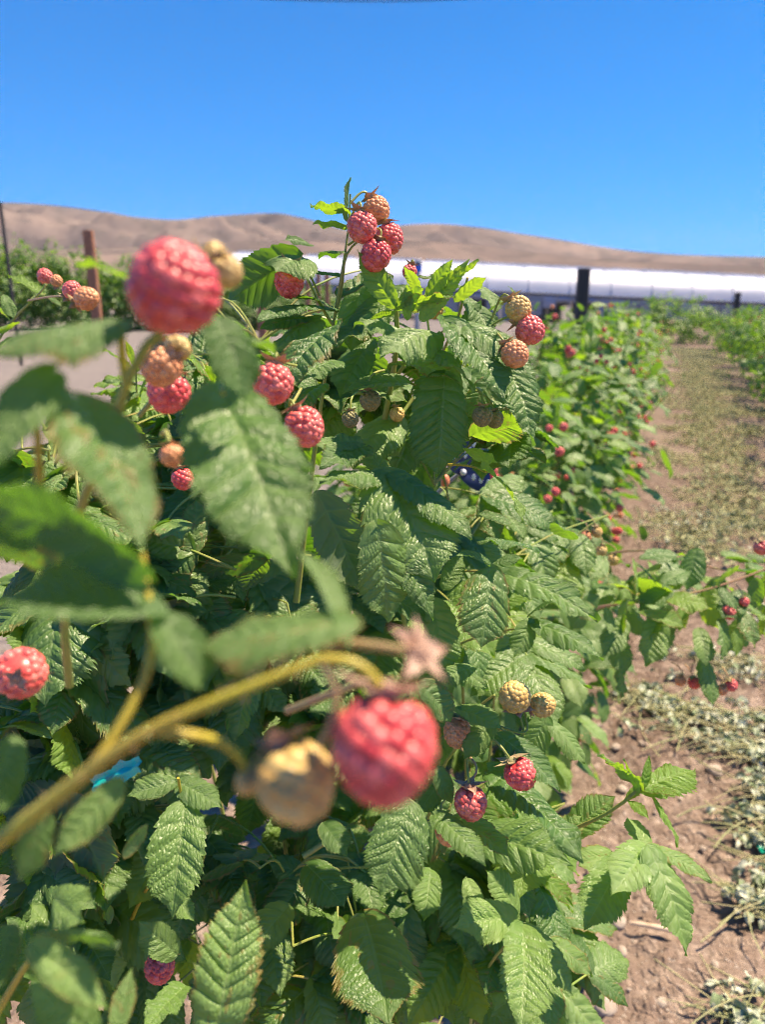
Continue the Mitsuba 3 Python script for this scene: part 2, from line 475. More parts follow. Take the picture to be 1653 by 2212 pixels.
def hill_colour(p, n, uv):  # dark mauve and tan patches put the shading of the folds into the colour
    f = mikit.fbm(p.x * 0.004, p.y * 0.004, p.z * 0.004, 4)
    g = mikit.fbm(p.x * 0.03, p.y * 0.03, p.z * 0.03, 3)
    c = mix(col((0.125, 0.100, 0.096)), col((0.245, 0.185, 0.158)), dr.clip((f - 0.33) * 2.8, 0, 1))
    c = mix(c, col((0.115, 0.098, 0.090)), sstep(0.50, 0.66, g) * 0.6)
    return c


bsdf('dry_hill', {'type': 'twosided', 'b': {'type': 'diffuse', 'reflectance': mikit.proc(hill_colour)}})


def hills(name, label, skyline, r_front, r_top, r_back, base, seed):
    us = np.array([k[0] for k in skyline], float); vs = np.array([k[1] for k in skyline], float)
    from scipy.interpolate import PchipInterpolator
    f = PchipInterpolator(us, vs)
    u = np.linspace(us[0], us[-1], 420)
    ray = np.array([P(a, f(a), 1.0) - EYE for a in u])
    az = np.arctan2(ray[:, 0], ray[:, 1]); el = ray[:, 2] / np.hypot(ray[:, 0], ray[:, 1])
    rows = np.r_[np.linspace(0, 1, 90), np.linspace(1.03, 2, 30)]
    R_ = np.where(rows <= 1, r_front + (r_top - r_front) * rows, r_top + (r_back - r_top) * (rows - 1))
    A, RR = np.meshgrid(az, R_, indexing='ij')
    K = np.broadcast_to(rows[None, :], A.shape)
    top = (el * r_top)[:, None]
    x, y = np.sin(A) * RR, np.cos(A) * RR
    pp = np.stack([x, y, 0 * x], -1)
    prof = np.where(K <= 1, np.clip(K, 0, 1) ** 1.25, np.clip(1 - (K - 1) * 1.1, 0, 1) ** 1.3)
    ridge = 1 - np.abs(meshkit.fbm(pp / 620.0 + seed, 4, seed) - 0.5) * 4
    gully = meshkit.fbm(pp / 170.0, 4, seed + 3) - 0.5
    mid = np.sin(np.pi * np.clip(K, 0, 1)) ** 1.0
    z = base + (top - base) * prof + mid * (top - base) * (0.50 * (ridge - 0.5) + 0.45 * gully)
    z = np.minimum(z, base + (top - base) * (0.06 + 0.94 * np.clip(RR / r_top, 0, 1.0)) ** 1.02 + 0 * z) if True else z
    i, j = np.meshgrid(np.arange(len(az) - 1), np.arange(len(rows) - 1), indexing='ij')
    n = len(rows)
    q = np.stack([i * n + j, (i + 1) * n + j, (i + 1) * n + j + 1, i * n + j + 1], -1).reshape(-1, 4)
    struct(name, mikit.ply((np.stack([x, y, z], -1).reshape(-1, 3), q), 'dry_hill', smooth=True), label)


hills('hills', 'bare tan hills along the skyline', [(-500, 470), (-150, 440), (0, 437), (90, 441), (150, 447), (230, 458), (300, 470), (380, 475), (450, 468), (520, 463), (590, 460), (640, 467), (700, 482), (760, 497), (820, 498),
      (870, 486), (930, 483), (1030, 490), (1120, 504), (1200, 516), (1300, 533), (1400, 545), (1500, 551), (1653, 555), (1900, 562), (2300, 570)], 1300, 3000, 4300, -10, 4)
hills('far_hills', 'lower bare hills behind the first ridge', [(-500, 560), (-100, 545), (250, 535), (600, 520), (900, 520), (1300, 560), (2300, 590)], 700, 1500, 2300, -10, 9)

k = put('haze', {'type': 'cube', 'to_world': T().translate([0, 0, 214.0]).scale([5600, 5600, 226.0]), 'bsdf': {'type': 'null'}, 'interior': {'type': 'ref', 'id': 'air'}})
labels[k] = {'kind': 'stuff', 'label': 'thin summer haze over the valley'}

# ---------------------------------------------------------------- white crop tunnels
plain('white_plastic', (0.44, 0.47, 0.56), (0.52, 0.54, 0.62), 0.7, 0.5)
plain('grey_metal', (0.30, 0.32, 0.36), (0.36, 0.38, 0.42), 3, 0.5)
plain('grey_net', (0.20, 0.215, 0.26), (0.26, 0.27, 0.32), 1.2, 0.8)
plain('blue_net', (0.22, 0.24, 0.33), (0.30, 0.32, 0.42), 1.2, 0.8)
plain('pale_vent', (0.40, 0.42, 0.48), (0.46, 0.48, 0.54), 2, 0.5)
plain('dark_wood', (0.030, 0.028, 0.032), (0.06, 0.055, 0.055), 9, 0.8)
plain('brown_wood', (0.24, 0.105, 0.06), (0.36, 0.17, 0.10), 14, 0.8)
TUN0, TUN1 = np.array([-13.5, 71.2]), np.array([62.0, 75.0])
TDIR = (TUN1 - TUN0) / np.linalg.norm(TUN1 - TUN0); TOUT = np.array([-TDIR[1], TDIR[0]]); TD3 = np.r_[TDIR, 0]


def tunnel(offset, label, rise):
    key = thing('crop_tunnel', label, 'tunnel', 'white crop tunnels beyond the field')
    length, width = float(np.linalg.norm(TUN1 - TUN0)), 7.5
    n, m = 61, 13
    s = np.linspace(0, length, n); a = np.linspace(0.06, np.pi - 0.06, m)
    S, A = np.meshgrid(s, a, indexing='ij')
    sag = 0.05 * np.abs(np.sin(S / length * np.pi * 23)) + 0.05 * (meshkit.noise(np.stack([S * 0.3, A * 2, S * 0], -1), 5) - 0.5)
    off = offset - np.cos(A) * width / 2
    xy = TUN0[:, None, None] + TDIR[:, None, None] * S + TOUT[:, None, None] * off
    z = 2.35 - 0.041 * xy[0] + rise + (np.sin(A) ** 0.8) * (2.75 + sag)
    v = np.stack([xy[0], xy[1], z], -1).reshape(-1, 3)
    i, j = np.meshgrid(np.arange(n - 1), np.arange(m - 1), indexing='ij')
    q = np.stack([i * m + j, (i + 1) * m + j, (i + 1) * m + j + 1, i * m + j + 1], -1).reshape(-1, 4)
    low = v - [0, 0, 0.03]
    f = np.vstack([q, q[:, ::-1] + len(v)])
    put('cover', mikit.ply((np.vstack([v, low]), f), 'white_plastic', smooth=True), key)
    for k in range(0, n, 3):
        put('hoop', mikit.ply(tube(v.reshape(n, m, 3)[k] + [0, 0, 0.02], 0.035, 14, 5), 'grey_metal', smooth=True), key)
        for side in (0, -1):
            b = v.reshape(n, m, 3)[k][side]
            put('leg', mikit.ply(tube([b + [0, 0, 0.05], [b[0], b[1], ground_z(b[0], 0) - 0.1]], 0.05, 2, 6), 'grey_metal', smooth=True), key)
    b = v.reshape(n, m, 3)[:, 0]
    put('rail', mikit.ply(tube(b, 0.09, n, 6), 'dark_wood', smooth=True), key)
    r = np.random.default_rng(int(offset) + 2)
    for k in range(0, n - 1):                            # net panels between the legs, some rolled up
        drop = r.choice([1.0, 1.0, 0.75, 0.45, 0.2])
        e = [b[k] + TD3 * .05, b[k + 1] - TD3 * .05]
        top = [p - [0, 0, 0.12] for p in e]
        bot = [np.array([p[0], p[1], (1 - drop) * (p[2] - 0.12) + drop * (ground_z(p[0], 0) + 0.05)]) for p in e]
        bulge = np.r_[TOUT, 0] * -0.12
        quad = np.array([top[0], top[1], bot[1], bot[0], (top[0] + bot[0]) / 2 + bulge, (top[1] + bot[1]) / 2 + bulge])
        f = np.array([[0, 1, 5], [0, 5, 4], [4, 5, 2], [4, 2, 3]])
        quad2 = quad + np.r_[TOUT, 0] * 0.02
        put('side_net', mikit.ply((np.vstack([quad, quad2]), np.vstack([f, f[:, ::-1] + 6])), ['grey_net', 'grey_net', 'blue_net'][r.integers(3)], smooth=30), key)
    ridge = v.reshape(n, m, 3)[:, m // 2]
    for k in range(0, n - 4, 5):                          # low vent caps along the ridge
        p0, p1 = ridge[k] + TD3 * .3, ridge[k + 4] - TD3 * r.uniform(.2, 1.2)
        w_, h_ = np.r_[TOUT, 0] * .45, np.array([0, 0, .22])
        c8 = np.array([p + a * w_ + c * h_ for p in (p0, p1) for a, c in ((-1, -.3), (1, -.3), (.8, 1), (-.8, 1))])
        f = np.array([[0, 1, 2], [0, 2, 3], [4, 6, 5], [4, 7, 6], [0, 4, 5], [0, 5, 1], [1, 5, 6], [1, 6, 2], [2, 6, 7], [2, 7, 3], [3, 7, 4], [3, 4, 0]])
        put('vent_cap', mikit.ply((c8, f), 'pale_vent'), key)
    return key


tunnel(0.0, 'long white plastic crop tunnel nearest to the field, across the right half', 0.0)
tunnel(8.0, 'second white crop tunnel, seen just above the roof of the nearest one', 0.45)
tunnel(16.0, 'third white crop tunnel, a thin pale strip above the second one', 0.85)

# small blue box with a pale cap in front of the tunnels
plain('blue_plastic', (0.02, 0.10, 0.50), (0.03, 0.13, 0.58), 2, 0.4)
c = P(903, 578, 34.0)
k = thing('tank', 'small blue tank with dark band and pale cap before the white tunnel', 'tank')
def drum(r, z0, z1, bev=0.03):
    prof = np.array([[0, z0], [r - bev, z0], [r, z0 + bev], [r, z1 - bev], [r - bev, z1], [0, z1]])
    return trimesh.creation.revolve(prof, sections=24)
for nm, m_, r_, z0, z1 in (('body', 'blue_plastic', 0.19, -0.22, 0.10), ('band', 'dark_wood', 0.20, 0.103, 0.20), ('cap', 'white_plastic', 0.17, 0.203, 0.36)):
    d_ = drum(r_, z0, z1); d_.apply_translation(c); put(nm, mikit.ply(d_, m_, smooth=40), k)
put('stand', mikit.ply(tube([c - [0, 0, 0.22], [c[0], c[1], ground_z(c[0], 0) - 0.1]], [0.11, 0.14], 3, 10), 'grey_metal', smooth=True), k)


def post(top, w, depth, mat, label, lean=0.0, cap=0.012, base_z=None):
    """A sawn post: split grain faces, chamfered top, planted in the ground."""
    key = thing('wooden_post', label, 'post')
    top = np.asarray(top, float)
    zb = (ground_z(top[0], top[1]) if base_z is None else base_z) - 0.2
    h = top[2] - zb
    n = 9
    sect = np.array([[-1, -.8], [-.8, -1], [.8, -1], [1, -.8], [1, .8], [.8, 1], [-.8, 1], [-1, .8]]) * 0.5 * [w, depth]
    v = []
    r = np.random.default_rng(int(abs(top[0]) * 1000) + 5)
    for t in np.linspace(0, 1, n):
        v.append(np.c_[sect * (1 + r.normal(0, 0.02, sect.shape)) + [lean * (t - 1) * h, 0], np.full(8, zb + t * (h - cap))])
    v.append(np.c_[sect * 0.9, np.full(8, zb + h)])
    v = np.vstack(v) + [top[0], top[1], 0]
    i, j = np.meshgrid(np.arange(n), np.arange(8), indexing='ij')
    q = np.stack([i * 8 + j, i * 8 + (j + 1) % 8, (i + 1) * 8 + (j + 1) % 8, (i + 1) * 8 + j], -1).reshape(-1, 4)
    f = np.vstack([q[:, [0, 1, 2]], q[:, [0, 2, 3]], [[n * 8, n * 8 + a, n * 8 + a + 1] for a in range(1, 7)]])
    put('shaft', mikit.ply((v, f), mat), key)
    return key


post(P(190, 498, 20.5), 0.27, 0.18, 'brown_wood', 'tall reddish brown wooden post standing before the left hedge')
post(P(561, 598, 17.0), 0.19, 0.14, 'brown_wood', 'weathered brown post behind the bright leaf, right of the left hedge', -0.01)
post(P(664, 590, 21.0), 0.13, 0.12, 'brown_wood', 'first of three slim brown posts below the hanging red berry', 0.0)
post(P(688, 588, 24.0), 0.13, 0.12, 'brown_wood', 'second of three slim brown posts near the white tunnels', 0.03)
post(P(706, 592, 21.0), 0.13, 0.12, 'brown_wood', 'third of three slim brown posts near the white tunnels', -0.01)
post(P(1262, 580, 7.4), 0.115, 0.10, 'dark_wood', 'dark square trellis post rising out of the raspberry row')
post(P(1595, 632, 26.0), 0.17, 0.14, 'dark_wood', 'short dark post behind the right hand hedge')
post(P(0, 437, 13.0), 0.05, 0.05, 'dark_wood', 'thin black pole at the left edge of the picture')
wire = [P(560, -3, 26), P(680, 1.5, 25.5), P(790, 3.0, 25.0), P(900, 2.2, 24.5), P(1010, -3, 24.0)]
wire = [P(-600, -250, 31), P(100, -60, 28)] + wire + [P(1600, -60, 21.5), P(2200, -220, 19)]
k = put('power_line', mikit.ply(tube(wire, 0.022, 60, 6), 'dark_wood', smooth=True))
tag(k, 'thin black cable crossing the blue sky at the top edge', 'cable')


# ---------------------------------------------------------------- bushes seen from afar
def leaf_card(nu, nv, variants, **kw):
    return [leaf_local(nu, nv, 0.62, 900 + k, droop=0.6, fold=0.25, pleat=0.012, **kw) for k in range(variants)]


SMALL, MEDIUM = leaf_card(5, 3, 6, teeth=0.0), leaf_card(31, 9, 14)


def scatter(cards, pts, axes, normals, sizes, r):
    """One mesh of all leaves: each at its point, along its axis, upper side towards its normal."""
    y = axes / np.linalg.norm(axes, axis=1, keepdims=True)
    z = normals - (normals * y).sum(1, keepdims=True) * y
    z /= np.linalg.norm(z, axis=1, keepdims=True) + 1e-9
    x = np.cross(y, z)
    pick = r.integers(0, len(cards), len(pts))
    vs, fs, us, at = [], [], [], 0
    for k, (v, f, uv, _) in enumerate(cards):
        m = pick == k
        if not m.any(): continue
        B = np.stack([x[m], y[m], z[m]], 2)
        w = np.einsum('nij,vj->nvi', B, v) * sizes[m][:, None, None] + pts[m][:, None]
        u = np.broadcast_to(uv, (m.sum(),) + uv.shape).copy()
        u[:, :, 0] = u[:, :, 0] % 8 + 8 * r.integers(0, 70, m.sum())[:, None]
        vs.append(w.reshape(-1, 3)); us.append(u.reshape(-1, 2))
        fs.append((f[None] + (np.arange(m.sum()) * len(v))[:, None, None] + at).reshape(-1, 3)); at += m.sum() * len(v)
    return (np.vstack(vs), np.vstack(fs)), np.vstack(us)


def blob(n, base, radius, height, r, top=1.0):
    """Points through a bush's volume, thicker towards its outside, in clumps, with outward directions."""
    clumps = r.normal(0, 1, (max(6, n // 30), 3)); clumps /= np.linalg.norm(clumps, axis=1, keepdims=True)
    clumps *= r.uniform(0.35, 1.25, (len(clumps), 1)) ** 0.6
    p = clumps[r.integers(0, len(clumps), n)] + r.normal(0, 0.145, (n, 3))
    out = p / (np.linalg.norm(p, axis=1, keepdims=True) + 1e-9)
    rad = np.asarray(radius, float) if np.ndim(radius) else np.array([radius, radius])
    zz = (p[:, 2] * 0.44 + 0.48)
    q = np.stack([p[:, 0] * rad[0], p[:, 1] * rad[1], zz * height], 1) + base
    keep = zz > 0.04
    return q[keep], out[keep]


def bush(base, radius, height, n_leaf, size, label, group, r, cards=SMALL, n_berry=0, mat='leaf_green', name='raspberry_bush', parts=False, berry_r=0.011, cat='raspberry bush'):
    key = thing(name, label, cat, group)
    p, out = blob(n_leaf, base, radius, height, r)
    ax = out * [1, 1, 0.5] + r.normal(0, 0.5, p.shape) - [0, 0, 0.45]
    nm = out * 0.6 + [0, 0, 0.9] + r.normal(0, 0.35, p.shape)
    sz = size * r.uniform(0.65, 1.25, len(p))
    young = r.random(len(p)) < 0.09
    if parts:
        order = np.argsort(-(sz / np.linalg.norm(p - EYE, axis=1)))
        big = order[:parts]; rest = order[parts:]
        for i_ in big:
            v, f, uv, _ = cards[r.integers(len(cards))]
            B = frame(ax[i_], nm[i_])
            put('leaf', mikit.ply((v @ B.T * sz[i_] + p[i_], f), 'leaf_young' if young[i_] else mat, smooth=True, uv=np.c_[uv[:, 0] % 8 + 8 * r.integers(0, 70), uv[:, 1]]), key)
        keep = np.zeros(len(p), bool); keep[rest] = True
        p, ax, nm, sz, young = p[keep], ax[keep], nm[keep], sz[keep], young[keep]
        cards = leaf_card(15, 5, 6)
    for flag, m_ in ((False, mat), (True, 'leaf_young')):
        k_ = young == flag
        if k_.any():
            mesh, uv = scatter(cards, p[k_], ax[k_], nm[k_], sz[k_], r)
            kk = put('foliage', mikit.ply(mesh, m_, smooth=True, uv=uv), key)
            labels[kk] = {'kind': 'stuff'}
    st = []
    for _ in range(5):
        foot = base + np.r_[r.normal(0, 0.12, 2), -0.05]
        head = base + np.r_[r.normal(0, 0.25, 2) * radius if not np.ndim(radius) else r.normal(0, 0.25, 2), height * r.uniform(0.7, 0.95)]
        st.append(tube([foot, (foot + head) / 2 + np.r_[r.normal(0, 0.05, 2), 0], head], [0.006, 0.003], 8, 5))
    put('stem', mikit.ply(join(st), 'stem_green', smooth=True), key)
    if n_berry:
        rad_ = np.asarray(radius, float) if np.ndim(radius) else np.array([radius, radius])
        done = 0
        while done < n_berry:
            o = unit(r.normal(0, 1, 3) + [0, 0, 0.25] + (ACROSS * .8 - ROW * .5 if 'middle' in group else 0))
            c_ = base + np.array([o[0] * rad_[0], o[1] * rad_[1], 0]) * 1.07 + [0, 0, (o[2] * 0.46 + 0.5) * height]
            for b in c_ + r.normal(0, 0.022, (r.integers(1, 5), 3)):
                kind = r.choice(['red', 'pink', 'orange', 'tan'], p=[0.40, 0.36, 0.15, 0.09])
                put('raspberry', mikit.ply(small_berry(b, berry_r * r.uniform(0.75, 1.1), r)[0], 'berry_' + kind, smooth=True, uv=small_uv), key)
                done += 1
    return key


def _small():
    n = 34
    k = np.arange(n) + 0.5
    zz = 1 - 2 * k / n; ph = k * 2.39996
    d = np.stack([np.sqrt(1 - zz ** 2) * np.cos(ph), np.sqrt(1 - zz ** 2) * np.sin(ph), zz * 1.1], 1) * 0.74
    ico = ICO[0]
    parts = [(ico.vertices * 0.32 + c_, ico.faces) for c_ in d] + [(ICO[1].vertices * 0.8, ICO[1].faces)]
    u = np.vstack([np.full((12, 2), x_) for x_ in np.random.default_rng(3).random(n)] + [np.full((len(ICO[1].vertices), 2), 0.1)])
    return join(parts), u
(SB_V, SB_F), small_uv = _small()
def small_berry(c, R, r):
    B = frame(r.normal(0, 1, 3), r.normal(0, 1, 3))
    return ((SB_V * R) @ B.T + c, SB_F), None


r2 = np.random.default_rng(21)
# the raspberry row going on behind the near canes
row_at = [(1.75, 0.36, 1.04), (2.35, 0.40, 1.16), (3.05, 0.42, 1.22), (3.85, 0.42, 1.30), (4.8, 0.45, 1.22), (5.9, 0.5, 1.28), (7.2, 0.55, 1.24), (8.6, 0.6, 1.46), (10.2, 0.6, 1.34), (12.0, 0.7, 1.40), (14.2, 0.8, 1.28), (17.0, 0.9, 1.36), (20.0, 1.0, 1.30)]
row_label = ['dense raspberry bush of the middle row directly behind the near canes', 'second bush of the middle row with pink berries beside the path', 'third bush of the middle row, berries hanging towards the path',
             'fourth bush of the middle row, left of the mown path', 'fifth bush of the middle row with berries at its top', 'sixth bush of the middle row just before the dark post', 'bush around the foot of the dark trellis post',
             'bush just beyond the dark trellis post', 'far bush of the middle row with pinkish berry tips', 'tenth bush of the middle row, left of the path end', 'eleventh bush of the middle row near the path end',
             'last but one bush of the middle row', 'last bush of the middle row at the far path end']
for k_, ((al, rad, h), lb) in enumerate(zip(row_at, row_label)):
    b = field(al, -0.13 - rad * 0.98)
    near = k_ < 4
    bush(b, (rad, rad * 1.05), h, [760, 760, 780, 780, 900, 900, 900, 850, 800, 750, 750, 750, 750][k_], [0.085, .085, .085, .085, .09, .09, .095, .095, .09, .1, .1, .11, .12][k_], lb, 'bushes of the middle raspberry row', r2,
         MEDIUM if near else leaf_card(9, 5, 6) if k_ < 7 else SMALL, [18, 30, 44, 48, 48, 44, 42, 38, 30, 22, 16, 12, 8][k_], parts=[130, 130, 110, 80][k_] if near else False, berry_r=0.0135 if k_ < 7 else 0.017)
# the row right of the path
for k_, al in enumerate([6.3, 7.6, 9.0, 10.6, 12.4, 14.6, 17.2, 20.5, 24.5, 29.0]):
    rad = 0.62 + 0.012 * al
    names = ['nearest bush of the right hand hedge, cut off by the picture edge', 'bush of the right hand hedge next to the picture edge', 'second bush of the right hand hedge', 'third bush of the right hand hedge with reddish top', 'fourth bush of the right hand hedge', 'fifth bush of the right hand hedge, above the path shadow',
             'sixth bush of the right hand hedge', 'seventh bush of the right hand hedge', 'eighth bush of the right hand hedge, nearly at the path end', 'farthest bush of the right hand hedge']
    b = field(al, 1.10 + rad * 0.95 + 0.010 * al)
    bush(b, (rad, rad * 1.2), 1.50 + (0.004 * al), 1500, 0.085 if al < 12 else 0.11, names[k_], 'bushes of the right hand hedge', r2, leaf_card(7, 5, 5) if al < 10 else SMALL, 16, berry_r=0.014)
# dark bushes closing the path
for k_, (u, v, d, lb) in enumerate([(1405, 735, 30, 'dark bush closing the far end of the path, left one'), (1450, 735, 31, 'dark bush closing the far end of the path, middle one'), (1500, 735, 32, 'dark bush closing the far end of the path, right one')]):
    b = P(u, v, d); b[2] = ground_z(b[0], 0) - 0.05
    bush(b, (0.95, 0.8), 2.0, 1100, 0.13, lb, 'dark bushes at the path end', r2, SMALL, 0, name='dark_bush', cat='bush')
# the tall hedge left of the lane
for k_ in range(14):
    u = -60 + k_ * 58
    b = G(u, 713); d = float(np.dot(b - EYE, FWD)); b[2] = ground_z(b[0], 0) - 0.05
    top_v = 540 - 10 * (k_ in (1, 2)) + 12 * (k_ > 4) + 6 * math.sin(k_ * 2.1) + 14 * (k_ > 7) + 36 * (k_ > 9) + 14 * (k_ > 11)
    h = 1.3 + (655 - top_v) / FOC * d - b[2]
    bush(b, (0.95, 0.9), h, 2200, 0.16, ['first', 'second', 'third', 'fourth', 'fifth', 'sixth', 'seventh', 'eighth', 'ninth', 'tenth', 'eleventh', 'twelfth', 'thirteenth', 'last'][k_] + ' bush from the left in the tall hedge across the lane', 'bushes of the tall left hedge', r2, SMALL, 0, name='tall_bush', cat='bush')
for k_ in range(7):
    b = P(-40 + 95 * k_, 640, 60 + 4 * k_); b[2] = ground_z(b[0], 0)
    bush(b, (3.2, 2.5), 3.9 + 0.5 * math.sin(k_ * 1.7), 700, 0.5, 'distant green tree mass at the foot of the hills, ' + ['first', 'second', 'third', 'fourth', 'fifth', 'sixth', 'seventh'][k_] + ' from the left', 'distant trees below the hills', r2, SMALL, 0, name='distant_tree', cat='tree')

# ---------------------------------------------------------------- litter and stones on the path
plain('dry_weed', (0.17, 0.21, 0.09), (0.44, 0.42, 0.24), 45, 0.8, 1.7)
plain('wilted_leaf', (0.18, 0.24, 0.12), (0.56, 0.57, 0.45), 55, 0.8, 1.7)
plain('straw', (0.42, 0.36, 0.20), (0.34, 0.36, 0.16), 14, 0.7)
plain('pale_stone', (0.27, 0.21, 0.165), (0.40, 0.34, 0.28), 60, 0.95)
plain('pale_twig', (0.50, 0.36, 0.24), (0.60, 0.46, 0.33), 90, 0.7)
r3 = np.random.default_rng(5)


def litter(spots, label, name, leaf_n, straw_n, leaf_size, m_):
    cards = [leaf_local(7, 5, 0.55, 700 + k, droop=r3.uniform(1.2, 2.6), fold=r3.uniform(0.3, 1.2), curl=0.2, wave=0.08, twist=r3.uniform(-1.5, 1.5), teeth=0.05) for k in range(8)]
    P_, A_, N_, S_ = [], [], [], []
    straws = []
    for (x, y, rx, ry, dens) in spots:
        n = int(leaf_n * dens)
        sub = r3.normal(0, 0.75, (max(3, n // 12), 2))
        q = sub[r3.integers(0, len(sub), n)] + r3.normal(0, 0.22, (n, 2))
        xy = np.array([x, y]) + np.outer(q[:, 0] * rx, ACROSS[:2]) + np.outer(q[:, 1] * ry, ROW[:2])
        P_.append(np.c_[xy, ground_z(xy[:, 0], 0) + r3.uniform(0.004, 0.035, n)])
        A_.append(np.c_[r3.normal(0, 1, (n, 2)), r3.normal(0.1, 0.35, n)]); N_.append(np.c_[r3.normal(0, 0.6, (n, 2)), np.ones(n)])
        S_.append(leaf_size * r3.uniform(0.5, 1.5, n))
        for _ in range(int(straw_n * dens)):
            q = sub[r3.integers(0, len(sub))] + r3.normal(0, 0.3, 2)
            o = np.array([x, y]) + ACROSS[:2] * q[0] * rx + ROW[:2] * q[1] * ry
            L = r3.uniform(0.06, 0.34); a = r3.normal(0.1, 0.6)
            d = ACROSS[:2] * math.cos(a) + ROW[:2] * math.sin(a)
            k = np.linspace(-0.5, 0.5, 5)[:, None]
            bend = r3.normal(0, 0.12)
            p = o + d * k * L + np.array([-d[1], d[0]]) * bend * L * k ** 2 * 4
            straws.append(tube(np.c_[p, ground_z(p[:, 0], 0) + 0.012 + 0.03 * r3.random() * (1 - 4 * k[:, 0] ** 2)], [r3.uniform(0.0008, 0.0024)], 6, 4, cap=False))
    mesh, uv = scatter(cards, np.vstack(P_), np.vstack(A_), np.vstack(N_), np.concatenate(S_), r3)
    key = thing(name, label, 'plant litter'); labels[key]['kind'] = 'stuff'
    put('dry_leaves', mikit.ply(mesh, m_, smooth=True), key); labels[key + '__dry_leaves'] = {'kind': 'stuff'}
    if straws: put('straw', mikit.ply(join(straws), 'straw', smooth=True), key); labels[key + '__straw'] = {'kind': 'stuff'}


near = []
for u, v, rx, ry, dens in [(1470, 1535, .10, .05, 1.3), (1600, 1560, .14, .06, 1.5), (1560, 1610, .12, .05, 1.2), (1650, 1640, .10, .05, 1.2), (1400, 1500, .05, .04, .5), (1640, 1800, .06, .06, .8), (1650, 1920, .05, .07, .8), (1625, 1960, .03, .05, .5), (1610, 2190, .05, .03, .6), (1640, 1720, .06, .05, .7),
                           (1520, 1150, .45, .12, 1.0), (1600, 1125, .4, .10, 1.0), (1640, 1200, .3, .1, .8), (1530, 1420, .16, .06, .8), (1620, 1460, .2, .08, .9), (1480, 1290, .2, .1, .5), (1600, 1330, .2, .1, .6)]:
    g = G(u, v); near.append((g[0], g[1], rx, ry, dens))
litter(near, 'wilted grey green weeds and straw lying on the brown soil', 'cut_weeds', 150, 26, 0.028, 'wilted_leaf')
far = []
for al in np.arange(4.6, 30, 0.55):
    for _ in range(3):
        g = field(al + r3.normal(0, 0.2), r3.normal(0.50, 0.24) + 0.012 * al); far.append((g[0], g[1], .24 + .006 * al, .30 + .012 * al, r3.uniform(0.7, 2.0)))
litter(far, 'mown weeds strewn along the middle of the path', 'mown_weeds', 60, 30, 0.042, 'dry_weed')

stones = []
for k in range(24):
    u, v = r3.uniform(1255, 1640), 1480 + 720 * r3.random() ** 0.8
    stones.append((u, v, r3.uniform(5, 15)))
stones += [(1335, 1985, 28), (1545, 1660, 26), (1345, 2050, 20), (1640, 1745, 20), (1345, 1700, 18), (1310, 2170, 36), (1430, 2160, 18), (1330, 1610, 16)]
for u, v, px in stones:
    g = G(u, v); R_ = px * np.linalg.norm(g - EYE) / FOC * 0.5
    m = ICO[2]; vv = m.vertices * (1 + 0.5 * (meshkit.fbm(m.vertices * 1.3 + 10 * r3.random(3), 3, 4) - 0.5)[:, None])
    vv = vv * [R_ * r3.uniform(0.9, 1.3), R_ * r3.uniform(0.8, 1.2), R_ * r3.uniform(0.5, 0.75)]
    a = r3.uniform(0, 6.3); c_, s_ = math.cos(a), math.sin(a)
    vv = vv @ np.array([[c_, s_, 0], [-s_, c_, 0], [0, 0, 1]]) + [g[0], g[1], g[2] - R_ * 0.05 - 0.004]
    k = put('stone', mikit.ply((vv, m.faces), 'pale_stone', smooth=60))
    if px >= 26:
        tag(k, {28: 'pale wedge shaped stone above the pale twig on the soil', 26: 'round sandy stone beyond the young shoot tip', 36: 'flat pale stone at the bottom edge beside the shaded leaves'}[px], 'stone')
    else:
        tag(k, 'small pale stone or clod lying on the brown soil', 'stone', 'small stones on the bare soil')
g0, g1 = G(1360, 2000), G(1462, 2018)
tag(put('twig', mikit.ply(tube([g0 + [0, 0, .010], (g0 + g1) / 2 + [0, -.004, .014], g1 + [0, 0, .010]], [.0034, .0058, .0052], 9, 7), 'pale_twig', smooth=60)), 'pale peeled twig lying on the bare soil at lower right', 'twig')

# ---------------------------------------------------------------- the near canes
UPW = (0, -0.35, 1); FACE = (0, -0.9, 0.45); BACK = (0.2, 0.8, 0.6)
# A: blurred arching cane, lower left, with the largest berry
A = Cane('blurred yellow green cane arching from the lower left with the largest ripe berry', stem='stem_olive')
A.branch([P(-160, 1930, .155), P(120, 1722, .148), P(300, 1592, .143), P(500, 1500, .14), P(690, 1425, .14)], [.0019, .0016, .0012, .0009], 30, 12)
A.branch([P(690, 1425, .14), P(765, 1432, .14), P(825, 1490, .14), P(836, 1530, .14)], [.0010, .0009], 12, 10)
A.branch([P(690, 1425, .14), P(725, 1490, .14), P(712, 1570, .141), P(690, 1610, .143)], [.0008, .0007], 12, 10, 'stem_pink')
A.branch([P(345, 1580, .142), P(430, 1590, .145), P(505, 1622, .15), P(540, 1680, .152)], [.0010, .0009], 12, 10)
A.branch([P(205, 1650, .147), P(330, 1380, .155), P(318, 1280, .158), P(305, 1190, .16)], [.0010, .0008], 14, 10)
A.branch([P(620, 1535, .24), P(740, 1490, .22), P(800, 1470, .2)], [.0013, .0011], 10, 8, 'stem_pink')
A.branch([P(560, 1415, .17), P(750, 1390, .158), P(890, 1408, .152)], [.0011, .0010], 12, 8, 'stem_pink')
A.berry(P(830, 1616, .14), .0103, 'red', (0.0, -0.5, -1), 3, 92, 1.04, 'sepal_dry', 'largest ripe red berry, blurred, hanging in the lower centre', split=True, hairs=False)
A.berry(P(640, 1690, .15), .0082, 'tan', (0.45, -0.4, -0.8), 3, 46, 1.05, 'sepal_dry', 'blurred unripe tan berry beside the largest red one', split=True, hairs=False)
